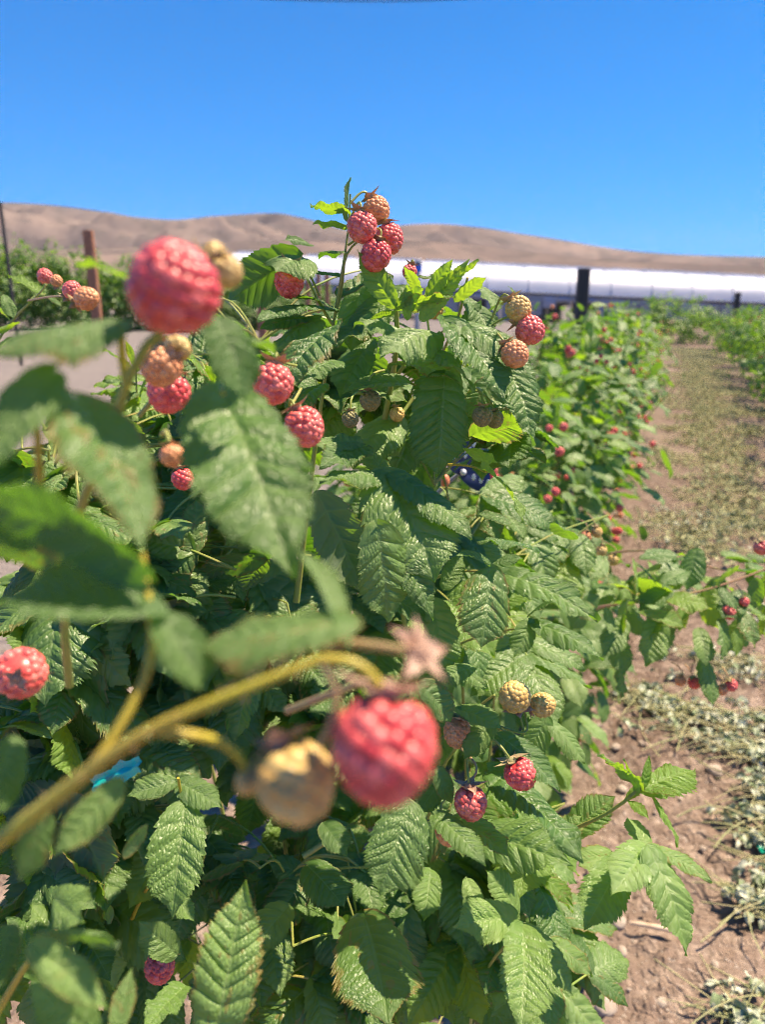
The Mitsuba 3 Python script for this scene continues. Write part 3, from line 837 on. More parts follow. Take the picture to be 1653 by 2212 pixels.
A.berry(P(535, 1690, .152), .0028, 'tan', (-0.4, 0.2, -1), 1, 40, 1.0, 'sepal', 'tiny pinkish bud below the curled stalk', hairs=False)
k = put('receptacle', mikit.ply(calyx_mesh(P(900, 1410, .152), unit([-0.6, 0.25, -0.5]), .0082, np.random.default_rng(4)), 'sepal_dry', smooth=40), A.key)
labels[k] = {'label': 'brown star shaped calyx left after a berry was picked'}
A.leaf(P(312, 1245, .154), P(-70, 1050, .146), .54, (0.1, 0.8, 0.5), droop=.3, label='bright translucent leaf lit from behind at the left edge')
A.leaf(P(305, 1240, .19), P(-60, 1190, .19), .42, (0.1, 0.8, 0.5), droop=.3)
A.leaf(P(165, 862, .176), P(312, 1195, .152), .50, (0.8, -0.45, 0.5), droop=.4, fold=.3)
A.leaf(P(338, 1325, .155), P(-60, 1318, .15), .62, (0.1, -0.2, 1), droop=.4)
A.leaf(P(345, 1335, .155), P(440, 1500, .152), .66, (0.5, -0.7, 0.6), droop=.5)
A.leaf(P(755, 1350, .15), P(432, 1405, .155), .66, (0.05, -0.22, 1), droop=.4, pleat=.02)
A.leaf(P(748, 1392, .152), P(648, 1190, .17), .30, (0.7, -0.7, 0.2), droop=.5, fold=.5, pleat=.01)
for k in range(46):
    q = smooth_path([P(-160, 1930, .155), P(120, 1722, .148), P(300, 1592, .143), P(500, 1500, .14), P(690, 1425, .14)], 47)
    o = unit(np.cross(q[k + 1] - q[k], r3.normal(0, 1, 3)))
    A.branch([q[k] + o * .0008, q[k] + o * .0029 + (q[k] - q[k + 1]) * .2], [.00016, .00004], 3, 5, 'stem_pink')
A.close()

# B: upper left
B = Cane('blurred cane at the upper left topped by a dark red berry', stem='stem_green')
B.branch([P(150, 1480, .30), P(180, 1080, .22), P(255, 890, .195), P(285, 800, .185), P(332, 730, .18), P(375, 690, .178)], [.0017, .0013], 20, 10)
B.branch([P(85, 1110, .18), P(84, 1000, .175), P(80, 920, .172)], [.0012, .0009], 8, 8, 'stem_olive')
B.branch([P(262, 720, .18), P(268, 800, .186), P(276, 840, .188)], [.0010, .0012], 8, 8, 'stem_olive')
B.berry(P(375, 622, .172), .0110, 'red', (-0.05, -0.5, 1), 3, 92, 0.98, None, 'large dark red berry, blurred, at the upper left', split=True, hairs=False)
B.berry(P(462, 555, .21), .0042, 'tan', (0.3, 0, 1), 2, 40, 1.0, None, 'small pale unripe berry touching the right of the dark red one', hairs=False)
B.berry(P(488, 588, .205), .0048, 'tan', (0.5, 0, -1), 2, 44, 1.0, 'sepal', 'lower pale unripe berry right of the dark red one', hairs=False)
B.branch([P(470, 590, .21), P(432, 540, .215), P(418, 515, .22)], [.0006, .0003], 8, 6, 'stem_pink')
B.berry(P(348, 790, .30), .0088, 'orange', (-0.2, -0.2, -1), 2, 80, 1.0, 'sepal', 'orange half ripe berry under the dark red one', hairs=True)
B.berry(P(385, 752, .26), .0050, 'tan', (0.2, 0.6, 0.4), 1, 40, 0.7, 'sepal_dry', 'brown spent receptacle under the dark red berry', hairs=False)
B.berry(P(364, 848, .33), .0098, 'red', (-0.3, -0.4, -1), 2, 80, 1.0, 'sepal', 'bright red berry below the orange one', hairs=True)
B.branch([P(300, 900, .33), P(380, 800, .32), P(395, 770, .3)], [.0012, .0009], 10, 6)
B.leaf(P(258, 702, .175), P(-8, 765, .155), .72, (0.1, -0.35, 0.95), droop=.4)
B.leaf(P(470, 695, .2), P(525, 868, .20), .72, (0.3, -0.7, 0.7), droop=.6)
B.leaf(P(440, 720, .21), P(600, 770, .24), .40, (0, -0.4, 1), droop=.3)
B.leaf(P(482, 850, .228), P(635, 1255, .186), .50, (-0.15, -0.62, 0.80), droop=.30, fold=.2, label='large dark green leaf hanging in the left centre')
B.leaf(P(120, 805, .165), P(-45, 1030, .150), .48, (0.25, -0.5, 0.9), droop=.3, pleat=.02)
B.leaf(P(278, 605, .2), P(160, 573, .22), .28, (-0.2, 0.6, 0.8), 'leaf_young', droop=.3)
B.leaf(P(60, 1180, .17), P(-80, 1040, .17), .5, (0, -.6, .7), droop=.3)
B.branch([P(482, 850, .2), P(470, 770, .21), P(455, 700, .21)], [.0009], 8, 6)
B.close()

# C: tall centre cane with the four berries at its top
C = Cane('tall centre cane carrying four ripe berries against the hills', stem='stem_green')
C.branch([P(640, 1300, .62), P(700, 830, .56), P(722, 690, .535), P(737, 600, .525), P(752, 500, .52), P(757, 420, .515)], [.0030, .0020, .0012, .0006], 26, 9)
C.branch([P(722, 690, .535), P(740, 610, .53), P(752, 545, .52), P(775, 520, .52)], [.0012, .0008], 10, 6)
C.branch([P(718, 700, .533), P(690, 655, .525), P(655, 585, .515), P(640, 562, .512)], [.0013, .0008], 12, 6)
C.berry(P(782, 492, .50), .0106, 'pink', (0.05, -0.2, -1), 2, 104, 1.0, 'sepal', 'ripe pink red berry in the middle of the top cluster', pedicel=[P(755, 480, .52)])
C.berry(P(814, 455, .525), .0098, 'orange', (0.5, -0.1, -0.8), 2, 104, 1.02, 'sepal', 'salmon coloured berry at the top of the cluster', pedicel=[P(757, 440, .52)])
C.berry(P(842, 516, .525), .0102, 'pink', (0.25, -0.1, -1), 2, 104, 1.12, 'sepal', 'ripe berry on the right of the top cluster', pedicel=[P(755, 490, .525)])
C.berry(P(812, 553, .505), .0108, 'red', (-0.25, -0.2, -1), 2, 104, 1.05, 'sepal', 'lowest berry of the top cluster, behind a bright young leaf', pedicel=[P(752, 530, .52)])
C.berry(P(625, 609, .50), .0106, 'red', (-0.05, -0.15, -1), 2, 104, 1.08, 'sepal', 'single red berry hanging left of the tall cane under a curled leaf', pedicel=[P(690, 640, .53), P(660, 580, .515)])
C.leaf(P(752, 476, .515), P(757, 384, .51), .34, (-0.9, -0.1, -0.5), droop=.1, fold=.9, twist=.6)
C.leaf(P(754, 462, .515), P(670, 444, .50), .46, (0.1, 0.5, 0.8), 'leaf_young', droop=.3, wave=.05)
C.leaf(P(752, 490, .515), P(676, 484, .51), .42, (0.1, 0.5, 0.8), 'leaf_young', droop=.4, wave=.05)
C.leaf(P(640, 556, .512), P(498, 648, .50), .74, (0.15, 0.75, 0.55), droop=.3, pleat=.03, label='sunlit translucent leaf left of the tall cane')
C.leaf(P(660, 560, .508), P(596, 590, .48), 1.0, (0.2, -0.6, 0.8), droop=.8)
C.leaf(P(672, 530, .505), P(612, 520, .49), .6, (0.2, -0.4, 0.9), droop=.5)
C.leaf(P(735, 600, .53), P(620, 592, .53), .55, (0.1, -0.35, 0.9), droop=.5)
C.leaf(P(742, 545, .52), P(688, 560, .54), .6, (0.1, -0.45, 0.9), droop=.5)
C.leaf(P(735, 640, .535), P(850, 600, .56), .5, (0, -0.3, 1), droop=.5)
C.leaf(P(718, 672, .53), P(556, 694, .47), .42, (-0.1, -0.02, 1), droop=.5, fold=.3)
C.leaf(P(715, 662, .53), P(628, 640, .50), .5, (0, -0.3, 1), droop=.4)
C.leaf(P(690, 690, .52), P(590, 760, .50), .6, (-0.2, -0.6, 0.8), droop=.6)
C.leaf(P(665, 690, .52), P(562, 712, .50), .55, (0, -0.5, 0.8), droop=.5)
C.leaf(P(725, 705, .46), P(596, 850, .42), .44, (-0.4, -0.45, 0.8), droop=.5, fold=.3)
C.leaf(P(700, 830, .5), P(620, 905, .47), .5, (-0.4, -0.6, 0.7), droop=.6)
C.leaf(P(690, 960, .47), P(790, 960, .5), .5, (0, -.6, .7), droop=.5)
C.leaf(P(790, 965, .5), P(690, 1010, .45), .45, (0, -.5, .8), droop=.4)
C.berry(P(590, 830, .36), .0104, 'pink', (-0.1, -0.4, -1), 2, 104, 1.0, 'sepal', 'round red berry beside the blurred leaf, centre left', pedicel=[P(640, 790, .4), P(600, 770, .37)])
C.berry(P(658, 923, .37), .0102, 'pink', (0.45, -0.3, -0.9), 2, 104, 1.05, 'sepal', 'red berry half hidden behind the large hanging leaf', pedicel=[P(650, 840, .42), P(625, 870, .38)])
C.close()

# D: centre right cane
D = Cane('leafy centre right cane with bright young shoots at its tip', stem='stem_green')
D.branch([P(760, 1240, .66), P(815, 985, .58), P(845, 830, .55), P(858, 700, .53), P(852, 640, .52)], [.0036, .0026, .0016], 22, 9)
D.branch([P(845, 830, .55), P(900, 760, .54), P(1000, 700, .53), P(1045, 695, .52)], [.0016, .0009], 12, 6)
D.branch([P(820, 960, .58), P(900, 850, .6), P(985, 700, .58), P(1010, 600, .55)], [.0018, .0009], 14, 6)
for b, t, w, f in [((852, 660), (772, 540), .42, (-.3, .7, .7)), ((858, 665), (918, 622), .42, (.3, .8, .6)), ((856, 672), (985, 640), .34, (.1, .5, .9)), ((850, 680), (800, 690), .5, (-.3, .4, .9)),
                   ((912, 690), (1015, 560), .30, (.5, .5, .7)), ((925, 640), (978, 560), .40, (.3, .6, .7)), ((945, 650), (1035, 562), .30, (-.3, .5, .8)), ((905, 640), (872, 575), .4, (.1, .8, .5)), ((985, 650), (1050, 600), .5, (.3, .5, .8)), ((880, 690), (880, 610), .35, (.2, .8, .5))]:
    D.leaf(P(*b, .515), P(*t, .50), w, f, 'leaf_young', droop=.35, fold=.3, pleat=.036)
for b, t, d0, d1, w, f in [((960, 690), (1130, 790), .50, .475, .55, (.3, -.6, .8)), ((965, 700), (1092, 872), .49, .46, .56, (.35, -.7, .6)), ((890, 735), (765, 700), .53, .50, .62, (0, -.5, .9)), ((940, 720), (820, 775), .50, .46, .60, (-.1, -.55, .8)),
                           ((900, 740), (1025, 845), .5, .47, .30, (-.5, .6, .6)), ((960, 820), (945, 1030), .50, .50, .66, (-.1, -.95, .0)), ((850, 790), (1000, 830), .53, .49, .5, (0, -.4, .9)), ((880, 830), (740, 850), .54, .52, .5, (-.1, -.4, .8)),
                           ((880, 625), (750, 740), .55, .54, .62, (-.2, -.5, .8)), ((1000, 640), (1060, 730), .53, .51, .62, (.3, -.4, .8)), ((1010, 630), (900, 600), .56, .55, .5, (0, -.3, 1)), ((1040, 620), (1070, 680), .55, .53, .6, (.4, -.2, .9)),
                           ((1000, 730), (1040, 650), .52, .52, .5, (.3, -.3, .9)), ((1085, 775), (1150, 965), .50, .475, .42, (.35, -.75, .5)), ((1075, 770), (1165, 880), .52, .50, .6, (.4, -.6, .6)),
                           ((1120, 655), (1098, 618), .53, .53, .4, (.3, -.4, .9)), ((1050, 680), (1100, 650), .53, .52, .5, (.2, -.4, .9)), ((820, 700), (700, 760), .56, .52, .55, (-.2, -.5, .8)), ((800, 740), (735, 860), .57, .55, .6, (-.2, -.7, .6)),
                           ((760, 840), (880, 870), .57, .55, .6, (0, -.5, .8)), ((860, 900), (760, 1010), .57, .53, .6, (-.1, -.7, .6)), ((780, 620), (760, 760), .56, .56, .7, (-.2, -.6, .7)), ((730, 780), (640, 830), .5, .46, .5, (-.1, -.5, .8)),
                           ((1000, 800), (900, 900), .58, .56, .66, (0, -.7, .6)), ((1060, 820), (1010, 900), .56, .56, .6, (.2, -.7, .6))]:
    D.leaf(P(*b, d0), P(*t, d1), w, f, droop=.55)
D.leaf(P(1025, 940, .54), P(1135, 915, .52), .85, (0.3, .7, .6), 'leaf_young', droop=.2)
D.leaf(P(1000, 970, .52), P(1075, 1000, .51), .55, (0.2, .6, .7), 'leaf_young', droop=.5)
D.leaf(P(1040, 1010, .50), P(1132, 1130, .47), .36, (0.75, .1, .7), 'leaf_young', droop=.7, fold=.3)
D.branch([P(955, 1003, .55), P(1010, 1006, .53), P(1050, 1020, .5)], [.0010, .0008], 10, 6, 'stem_olive')
D.berry(P(1121, 668, .50), .0092, 'tan', (0.5, -0.3, -0.6), 2, 104, 0.98, 'sepal', 'tan unripe berry at the top of the right trio', pedicel=[P(1020, 730, .52), P(1050, 710, .52)])
D.berry(P(1146, 714, .50), .0102, 'pink', (0.6, -0.4, -0.5), 2, 104, 1.0, 'sepal', 'ripe pink red berry in the middle of the right trio', pedicel=[P(1020, 730, .52), P(1060, 705, .515)])
D.berry(P(1113, 766, .468), .0091, 'orange', (0.5, -0.4, -0.6), 2, 104, 1.0, 'sepal', 'orange berry at the bottom of the right trio', pedicel=[P(1020, 730, .52), P(1060, 735, .515)])
D.berry(P(938, 668, .53), .0072, 'tan', (0.1, -0.2, -1), 2, 74, 1.0, 'sepal', 'small tan berry among the young shoots', pedicel=[P(915, 640, .53)])
D.berry(P(885, 588, .56), .0058, 'pink', (-0.2, -0.2, -1), 2, 60, 1.0, 'sepal', 'small pink berry in front of the white tunnel', pedicel=[P(895, 620, .56)])
D.berry(P(800, 866, .53), .0078, 'green', (0.1, -0.2, -1), 2, 74, 1.0, 'sepal', 'shaded brownish green berry left of the centre stem', pedicel=[P(830, 800, .55)])
D.berry(P(757, 906, .50), .0060, 'green', (0.0, -0.3, -1), 2, 74, 1.0, 'sepal', 'small grey green unripe berry in the shade', pedicel=[P(800, 860, .54)])
D.berry(P(1042, 900, .50), .0072, 'green', (0.0, -0.2, -1), 2, 74, 1.0, 'sepal', 'left berry of the shaded green pair under the hanging leaf', pedicel=[P(1020, 840, .53)])
D.berry(P(1069, 906, .52), .0066, 'green', (0.2, -0.2, -1), 2, 74, 1.0, 'sepal', 'right berry of the shaded green pair', pedicel=[P(1020, 840, .53)])
D.berry(P(858, 895, .56), .0060, 'tan', (0.2, -0.2, -1), 2, 60, 1.0, 'sepal', None, pedicel=[P(830, 850, .56)])
D.close()

# E: right centre, below the trio
E = Cane('cane with broad deeply veined leaves in the middle of the picture', stem='stem_green')
E.branch([P(900, 1500, .70), P(850, 1200, .60), P(835, 1060, .55), P(838, 1010, .53)], [.0032, .0018, .0012], 14, 8)
E.branch([P(880, 1320, .65), P(980, 1235, .55), P(1095, 1240, .50)], [.0014, .0009], 12, 6)
E.branch([P(900, 1450, .66), P(1050, 1370, .56), P(1150, 1352, .52)], [.0014, .0009], 12, 6)
for b, t, d0, d1, w, f, kw in [((838, 1025), (940, 1258), .485, .45, .80, (.0, -.65, .75), {}), ((850, 1025), (1020, 1165), .485, .46, .50, (.2, -.5, .8), {}), ((835, 1035), (690, 1040), .49, .45, .42, (0, -.45, .9), {}), ((832, 1020), (760, 960), .5, .52, .5, (0, -.4, .9), {}),
                               ((690, 1075), (790, 1285), .46, .46, .56, (-.3, .75, .5), dict(fold=.2)), ((815, 1140), (835, 1340), .44, .45, .70, (.1, -.8, .5), {}), ((830, 1280), (935, 1350), .5, .5, .6, (.1, -.7, .6), {}), ((830, 1150), (935, 1340), .46, .45, .42, (.3, -.6, .7), {}),
                               ((1058, 1235), (1040, 1402), .48, .46, .74, (.05, -.8, .6), {}), ((1095, 1242), (1292, 1345), .49, .46, .50, (.1, -.65, .75), {}), ((1060, 1225), (985, 1200), .5, .48, .5, (0, -.5, .9), {}), ((1065, 1225), (1130, 1205), .5, .5, .5, (0, -.5, .9), {}),
                               ((1150, 1345), (1305, 1425), .51, .48, .42, (.1, -.6, .8), {}), ((1150, 1340), (1110, 1420), .51, .5, .6, (0, -.8, .5), {}), ((1140, 1335), (1200, 1300), .52, .5, .5, (0, -.5, .9), {}), ((1160, 1185), (1030, 1170), .54, .53, .55, (0, .1, 1), {}),
                               ((1240, 1165), (1190, 1130), .7, .68, .6, (.2, .4, .8), {}), ((1100, 1130), (1030, 1110), .56, .56, .5, (0, -.5, .9), {}), ((960, 1270), (1000, 1200), .53, .54, .6, (.0, -.6, .8), {}), ((935, 1300), (960, 1470), .5, .5, .5, (.1, -.8, .5), {})]:
    E.leaf(P(*b, d0), P(*t, d1), w, f, droop=.55, pleat=.030, **kw)
E.close()

# F: lower right berries and leaves
F_ = Cane('cane low on the right bearing tan and red berries', stem='stem_green')
F_.branch([P(830, 2000, .72), P(930, 1750, .6), P(990, 1610, .54), P(1060, 1560, .51)], [.003, .0016, .001], 16, 8)
F_.branch([P(990, 1610, .54), P(1030, 1660, .51), P(1015, 1690, .49)], [.0010, .0008], 8, 6, 'stem_pink')
F_.berry(P(1112, 1504, .50), .0112, 'tan', (-0.25, -0.35, 0.8), 2, 104, 1.0, 'sepal_dry', 'larger tan berry of the pair above the lower path', pedicel=[P(1060, 1560, .51), P(1130, 1590, .51)])
F_.berry(P(1173, 1522, .51), .0090, 'tan', (0.6, -0.2, 0.3), 2, 104, 1.0, 'sepal_dry', 'smaller tan berry of the pair above the lower path', pedicel=[P(1060, 1560, .51), P(1140, 1570, .51)])
F_.berry(P(1125, 1672, .462), .0104, 'red', (0.5, -0.2, -0.7), 2, 104, 1.0, 'sepal', 'red berry tucked under a leaf at the lower right', pedicel=[P(1060, 1620, .52)])
F_.berry(P(1017, 1735, .47), .0108, 'pink', (0.1, -0.25, -1), 2, 104, 1.05, 'sepal_dry', 'pink red berry hanging at the lower right with dry calyx', pedicel=[P(1010, 1640, .5)])
F_.berry(P(988, 1582, .50), .0098, 'orange', (-0.1, -0.2, -1), 2, 104, 1.15, 'sepal', 'peach coloured berry half hidden right of the largest one', pedicel=[P(1040, 1545, .52)])
F_.berry(P(968, 1797, .48), .0085, 'orange', (0.3, -0.2, -0.9), 2, 104, 1.15, 'sepal', 'peach coloured berry low in the shade', pedicel=[P(960, 1730, .5)])
for b, t, d0, d1, w, f, kw in [((1080, 1590), (1210, 1712), .48, .455, .52, (.2, -.6, .75), {}), ((1060, 1670), (1262, 1862), .50, .44, .46, (.4, -.3, .85), dict(fold=.3)), ((985, 1530), (1085, 1575), .50, .48, .6, (0, -.4, .9), {}), ((910, 1480), (975, 1560), .46, .47, .7, (0, -.7, .7), {}),
                               ((945, 1660), (975, 1735), .48, .48, .6, (.1, -.8, .5), {}), ((940, 1760), (1050, 1870), .47, .44, .5, (.3, -.7, .6), {}), ((985, 1770), (1100, 1850), .5, .47, .62, (.2, -.4, .9), {}), ((880, 1740), (820, 1935), .44, .42, .78, (0, -.85, .5), {}), ((960, 1430), (1055, 1490), .52, .5, .5, (.1, -.5, .8), {}),
                               ((1020, 1440), (940, 1480), .5, .48, .5, (.1, -.5, .8), {}), ((1060, 1560), (1000, 1640), .5, .49, .6, (.1, -.7, .6), {}), ((1190, 1560), (1265, 1650), .56, .55, .6, (.3, -.4, .9), {}), ((1180, 1550), (1130, 1640), .56, .56, .7, (.2, -.6, .7), {}),
                               ((950, 1690), (900, 1760), .5, .48, .6, (0, -.7, .6), {}), ((700, 1780), (750, 1850), .5, .48, .7, (0, -.8, .5), {}), ((1010, 1800), (1240, 1870), .55, .5, .5, (.1, -.6, .8), {})]:
    F_.leaf(P(*b, d0), P(*t, d1), w, f, droop=.5, pleat=.030, **kw)
F_.close()

# G: young shoot leaning out over the soil at the lower right
S = Cane('young green shoot leaning out over the bare soil at lower right', name='young_shoot', stem='stem_green')
S.branch([P(1020, 2060, .70), P(1120, 1885, .61), P(1220, 1800, .57), P(1330, 1745, .54), P(1385, 1700, .53)], [.0026, .0018, .0012], 18, 8)
S.branch([P(1190, 1830, .58), P(1300, 1852, .54), P(1400, 1838, .50)], [.0012, .0008], 10, 6)
for b, t, d0, d1, w, f, m in [((1385, 1705), (1290, 1632), .53, .52, .34, (-.2, .4, .9), 'leaf_young'), ((1375, 1715), (1345, 1640), .53, .53, .36, (.5, .5, .7), 'leaf_young'), ((1390, 1700), (1402, 1632), .53, .54, .30, (.3, .5, .8), 'leaf_young'), ((1390, 1705), (1500, 1665), .53, .55, .62, (.1, -.2, 1), 'leaf_young'),
                              ((1395, 1710), (1470, 1720), .53, .51, .42, (.1, -.3, 1), 'leaf_young'), ((1360, 1730), (1402, 1770), .53, .51, .45, (.1, -.6, .8), 'leaf_young'), ((1410, 1725), (1465, 1830), .53, .51, .36, (.7, -.3, .6), 'leaf_young'), ((1350, 1735), (1395, 1690), .54, .54, .5, (-.5, .2, .8), 'leaf_young'),
                              ((1340, 1865), (1262, 2010), .51, .47, .56, (-.1, -.65, .75), 'leaf_mid'), ((1325, 1850), (1250, 1870), .52, .51, .8, (0, -.5, .85), 'leaf_mid'), ((1400, 1828), (1355, 1765), .51, .53, .72, (0, -.5, .85), 'leaf_mid'),
                              ((1405, 1835), (1485, 2065), .49, .455, .50, (.2, -.7, .7), 'leaf_mid'), ((1398, 1832), (1320, 1935), .50, .46, .54, (-.1, -.55, .8), 'leaf_mid'), ((1402, 1828), (1540, 1905), .50, .48, .46, (.2, -.4, .9), 'leaf_mid'),
                              ((1395, 1850), (1440, 1985), .52, .5, .5, (.1, -.7, .7), 'leaf_mid'), ((1180, 1840), (1260, 1760), .58, .58, .6, (.3, -.4, .9), 'leaf_mid'), ((1230, 1800), (1330, 1720), .6, .6, .6, (.3, -.4, .9), 'leaf_mid'),
                              ((1180, 1860), (1110, 1740), .6, .58, .5, (-.2, -.6, .8), 'leaf_mid'), ((1150, 1900), (1080, 1800), .62, .6, .5, (-.2, -.6, .8), 'leaf_young'), ((1160, 1880), (1240, 1960), .6, .58, .5, (.2, -.7, .7), 'leaf_young')]:
    S.leaf(P(*b, d0), P(*t, d1), w, f, m, droop=.5, pleat=.045 if m == 'leaf_young' else .024)
S.close()

H = Cane('low shoot with bright broad leaves at the bottom edge', name='young_shoot', stem='stem_green')
H.branch([P(1000, 2400, .85), P(1060, 2080, .62), P(1128, 2010, .53)], [.002, .001], 12, 7)
for b, t, d0, d1, w, f, m in [((1110, 1985), (980, 2000), .52, .49, .58, (0, -.55, .85), 'leaf_mid'), ((1130, 2005), (1125, 2235), .50, .44, .56, (0, -.72, .7), 'leaf_mid'), ((1135, 2000), (1240, 2150), .54, .52, .5, (.2, -.6, .8), 'leaf_mid'), ((1120, 1975), (1050, 1880), .56, .56, .66, (-.1, -.4, .9), 'leaf_mid'),
                              ((1190, 2030), (1280, 2110), .62, .6, .55, (.2, -.5, .8), 'leaf_mid'), ((1170, 2060), (1190, 2240), .6, .55, .5, (.2, -.6, .7), 'leaf_mid'), ((1210, 2140), (1310, 2260), .62, .6, .6, (.2, -.5, .8), 'leaf_green'), ((930, 1880), (915, 1990), .56, .53, .62, (0, -.7, .7), 'leaf_mid'),
                              ((1010, 1900), (1040, 1990), .6, .58, .6, (0, -.6, .8), 'leaf_mid')]:
    H.leaf(P(*b, d0), P(*t, d1), w, f, m, droop=.5, pleat=.030)
H.close()

# I: lower left, in front
I_ = Cane('cane at the bottom left with a big upright pale leaf', stem='stem_olive')
I_.branch([P(380, 2400, .45), P(440, 2290, .36), P(470, 2230, .33)], [.0016, .0011], 10, 7)
I_.branch([P(260, 2060, .62), P(330, 1900, .53), P(395, 1740, .46), P(385, 1680, .45)], [.0022, .0012, .0009], 14, 7)
I_.branch([P(-40, 2250, .3), P(60, 2080, .28), P(120, 2010, .26)], [.0015, .001], 10, 7)
for b, t, d0, d1, w, f, m in [((465, 2240), (530, 1900), .33, .35, .50, (.1, -.75, .65), 'leaf_mid'), ((398, 1742), (372, 1985), .45, .42, .60, (.05, -.8, .6), 'leaf_mid'), ((385, 1690), (480, 1745), .46, .45, .62, (.1, -.6, .8), 'leaf_green'), ((380, 1690), (275, 1720), .46, .45, .60, (-.1, -.6, .8), 'leaf_green'),
                              ((370, 1930), (420, 1990), .47, .46, .6, (.2, -.6, .7), 'leaf_mid'), ((100, 2010), (255, 2050), .22, .24, .62, (-.1, .7, .6), 'leaf_green'), ((70, 2040), (235, 2180), .20, .20, .40, (0, -.6, .8), 'leaf_mid'), ((200, 2230), (60, 2120), .22, .21, .5, (0, -.7, .7), 'leaf_mid'),
                              ((250, 2230), (285, 2090), .26, .27, .45, (.1, -.8, .5), 'leaf_mid'), ((400, 2130), (310, 2230), .42, .38, .45, (-.2, -.6, .7), 'leaf_mid'), ((380, 2060), (300, 1990), .46, .45, .6, (0, -.7, .7), 'leaf_green'), ((120, 1940), (180, 1990), .3, .28, .7, (0, -.8, .5), 'leaf_mid'),
                              ((100, 1760), (45, 1900), .2, .2, .55, (.1, -.8, .5), 'leaf_green'), ((260, 1690), (110, 1850), .2, .19, .45, (.2, -.8, .5), 'leaf_green'), ((30, 1600), (-40, 1780), .2, .19, .6, (.3, -.7, .5), 'leaf_green'), ((20, 2000), (-20, 2160), .22, .2, .5, (.2, -.7, .5), 'leaf_green'), ((270, 1850), (320, 1780), .3, .3, .4, (.3, .6, .6), 'leaf_mid')]:
    I_.leaf(P(*b, d0), P(*t, d1), w, f, m, droop=.45, pleat=.030)
I_.berry(P(46, 1455, .30), .0106, 'pink', (-0.1, 0.5, -0.8), 2, 104, 1.0, None, 'red berry at the left edge with its star calyx facing us')
k = put('calyx', mikit.ply(calyx_mesh(P(38, 1462, .287), unit([0.1, 1, 0.0]), .0062, np.random.default_rng(8)), 'sepal_dry', smooth=40), I_.key)
I_.berry(P(345, 2090, .50), .0105, 'red', (0.1, -0.3, -1), 2, 104, 1.0, 'sepal', 'dark red berry deep in the shade at the bottom left', pedicel=[P(390, 2060, .5)])
I_.close()

# J: small cane at the left edge against the hedge
J = Cane('cane at the left edge with a row of small pink berries', stem='stem_green')
J.branch([P(-60, 900, .8), P(20, 700, .8), P(80, 640, .78), P(100, 615, .75)], [.002, .001], 12, 7)
J.branch([P(60, 650, .78), P(130, 640, .65), P(190, 660, .5)], [.001, .0008], 10, 6, 'stem_pink')
J.berry(P(97, 597, .78), .0083, 'pink', (-0.1, -0.2, 1), 2, 70, 1.0, None, 'small pink berry, first of the row at the left edge')
J.berry(P(122, 607, .72), .0060, 'orange', (0.2, -0.2, 1), 2, 70, 1.0, 'sepal', 'small orange berry, second of the row at the left edge')
J.berry(P(156, 627, .55), .0072, 'pink', (0.4, -0.2, 0.5), 2, 70, 1.0, 'sepal', 'pinkish berry, third of the row at the left edge')
J.berry(P(187, 645, .38), .0062, 'orange', (0.6, -0.2, 0.2), 2, 70, 1.1, 'sepal', 'blurred salmon berry, last of the row at the left edge')
for b, t, d0, d1, w, f, m in [((88, 632, ), (18, 597), .8, .8, .5, (0, -.4, .9), 'leaf_young'), ((95, 635), (62, 660), .8, .78, .6, (0, .4, .8), 'leaf_young'), ((20, 690), (-30, 640), .7, .7, .5, (0, .4, .8), 'leaf_young'), ((40, 700), (-20, 720), .7, .68, .5, (0, .5, .8), 'leaf_young'), ((10, 640), (30, 690), .7, .7, .6, (0, -.5, .8), 'leaf_green'), ((20, 730), (-20, 790), .7, .68, .5, (0, .5, .8), 'leaf_young'), ((130, 660), (100, 640), .75, .75, .5, (0, -.4, .9), 'leaf_green')]:
    J.leaf(P(*b, d0), P(*t, d1), w, f, m, droop=.45)
J.close()

# K: shoot against the lane, left of the centre
K = Cane('slim shoot with narrow leaves standing against the grey lane', name='young_shoot', stem='stem_green')
K.branch([P(300, 1150, .85), P(298, 900, .78), P(292, 790, .76)], [.002, .001], 12, 6)
for b, t, w, f, m in [((292, 800), (220, 755), .3, (0, -.2, 1), 'leaf_young'), ((294, 800), (330, 745), .3, (0, .4, .8), 'leaf_young'), ((290, 790), (270, 735), .3, (0, .4, .8), 'leaf_young'), ((295, 830), (222, 825), .32, (0, -.5, .8), 'leaf_green'), ((297, 850), (245, 885), .32, (0, -.6, .8), 'leaf_green'), ((298, 870), (330, 800), .3, (0, -.4, .8), 'leaf_young'),
                      ((300, 900), (350, 860), .4, (.2, -.5, .8), 'leaf_green'), ((300, 930), (240, 940), .45, (0, -.6, .8), 'leaf_green'), ((300, 960), (380, 930), .45, (0, -.6, .8), 'leaf_green'), ((300, 985), (200, 990), .5, (0, -.6, .8), 'leaf_green')]:
    K.leaf(P(*b, .77), P(*t, .75), w, f, m, droop=.45)
K.close()

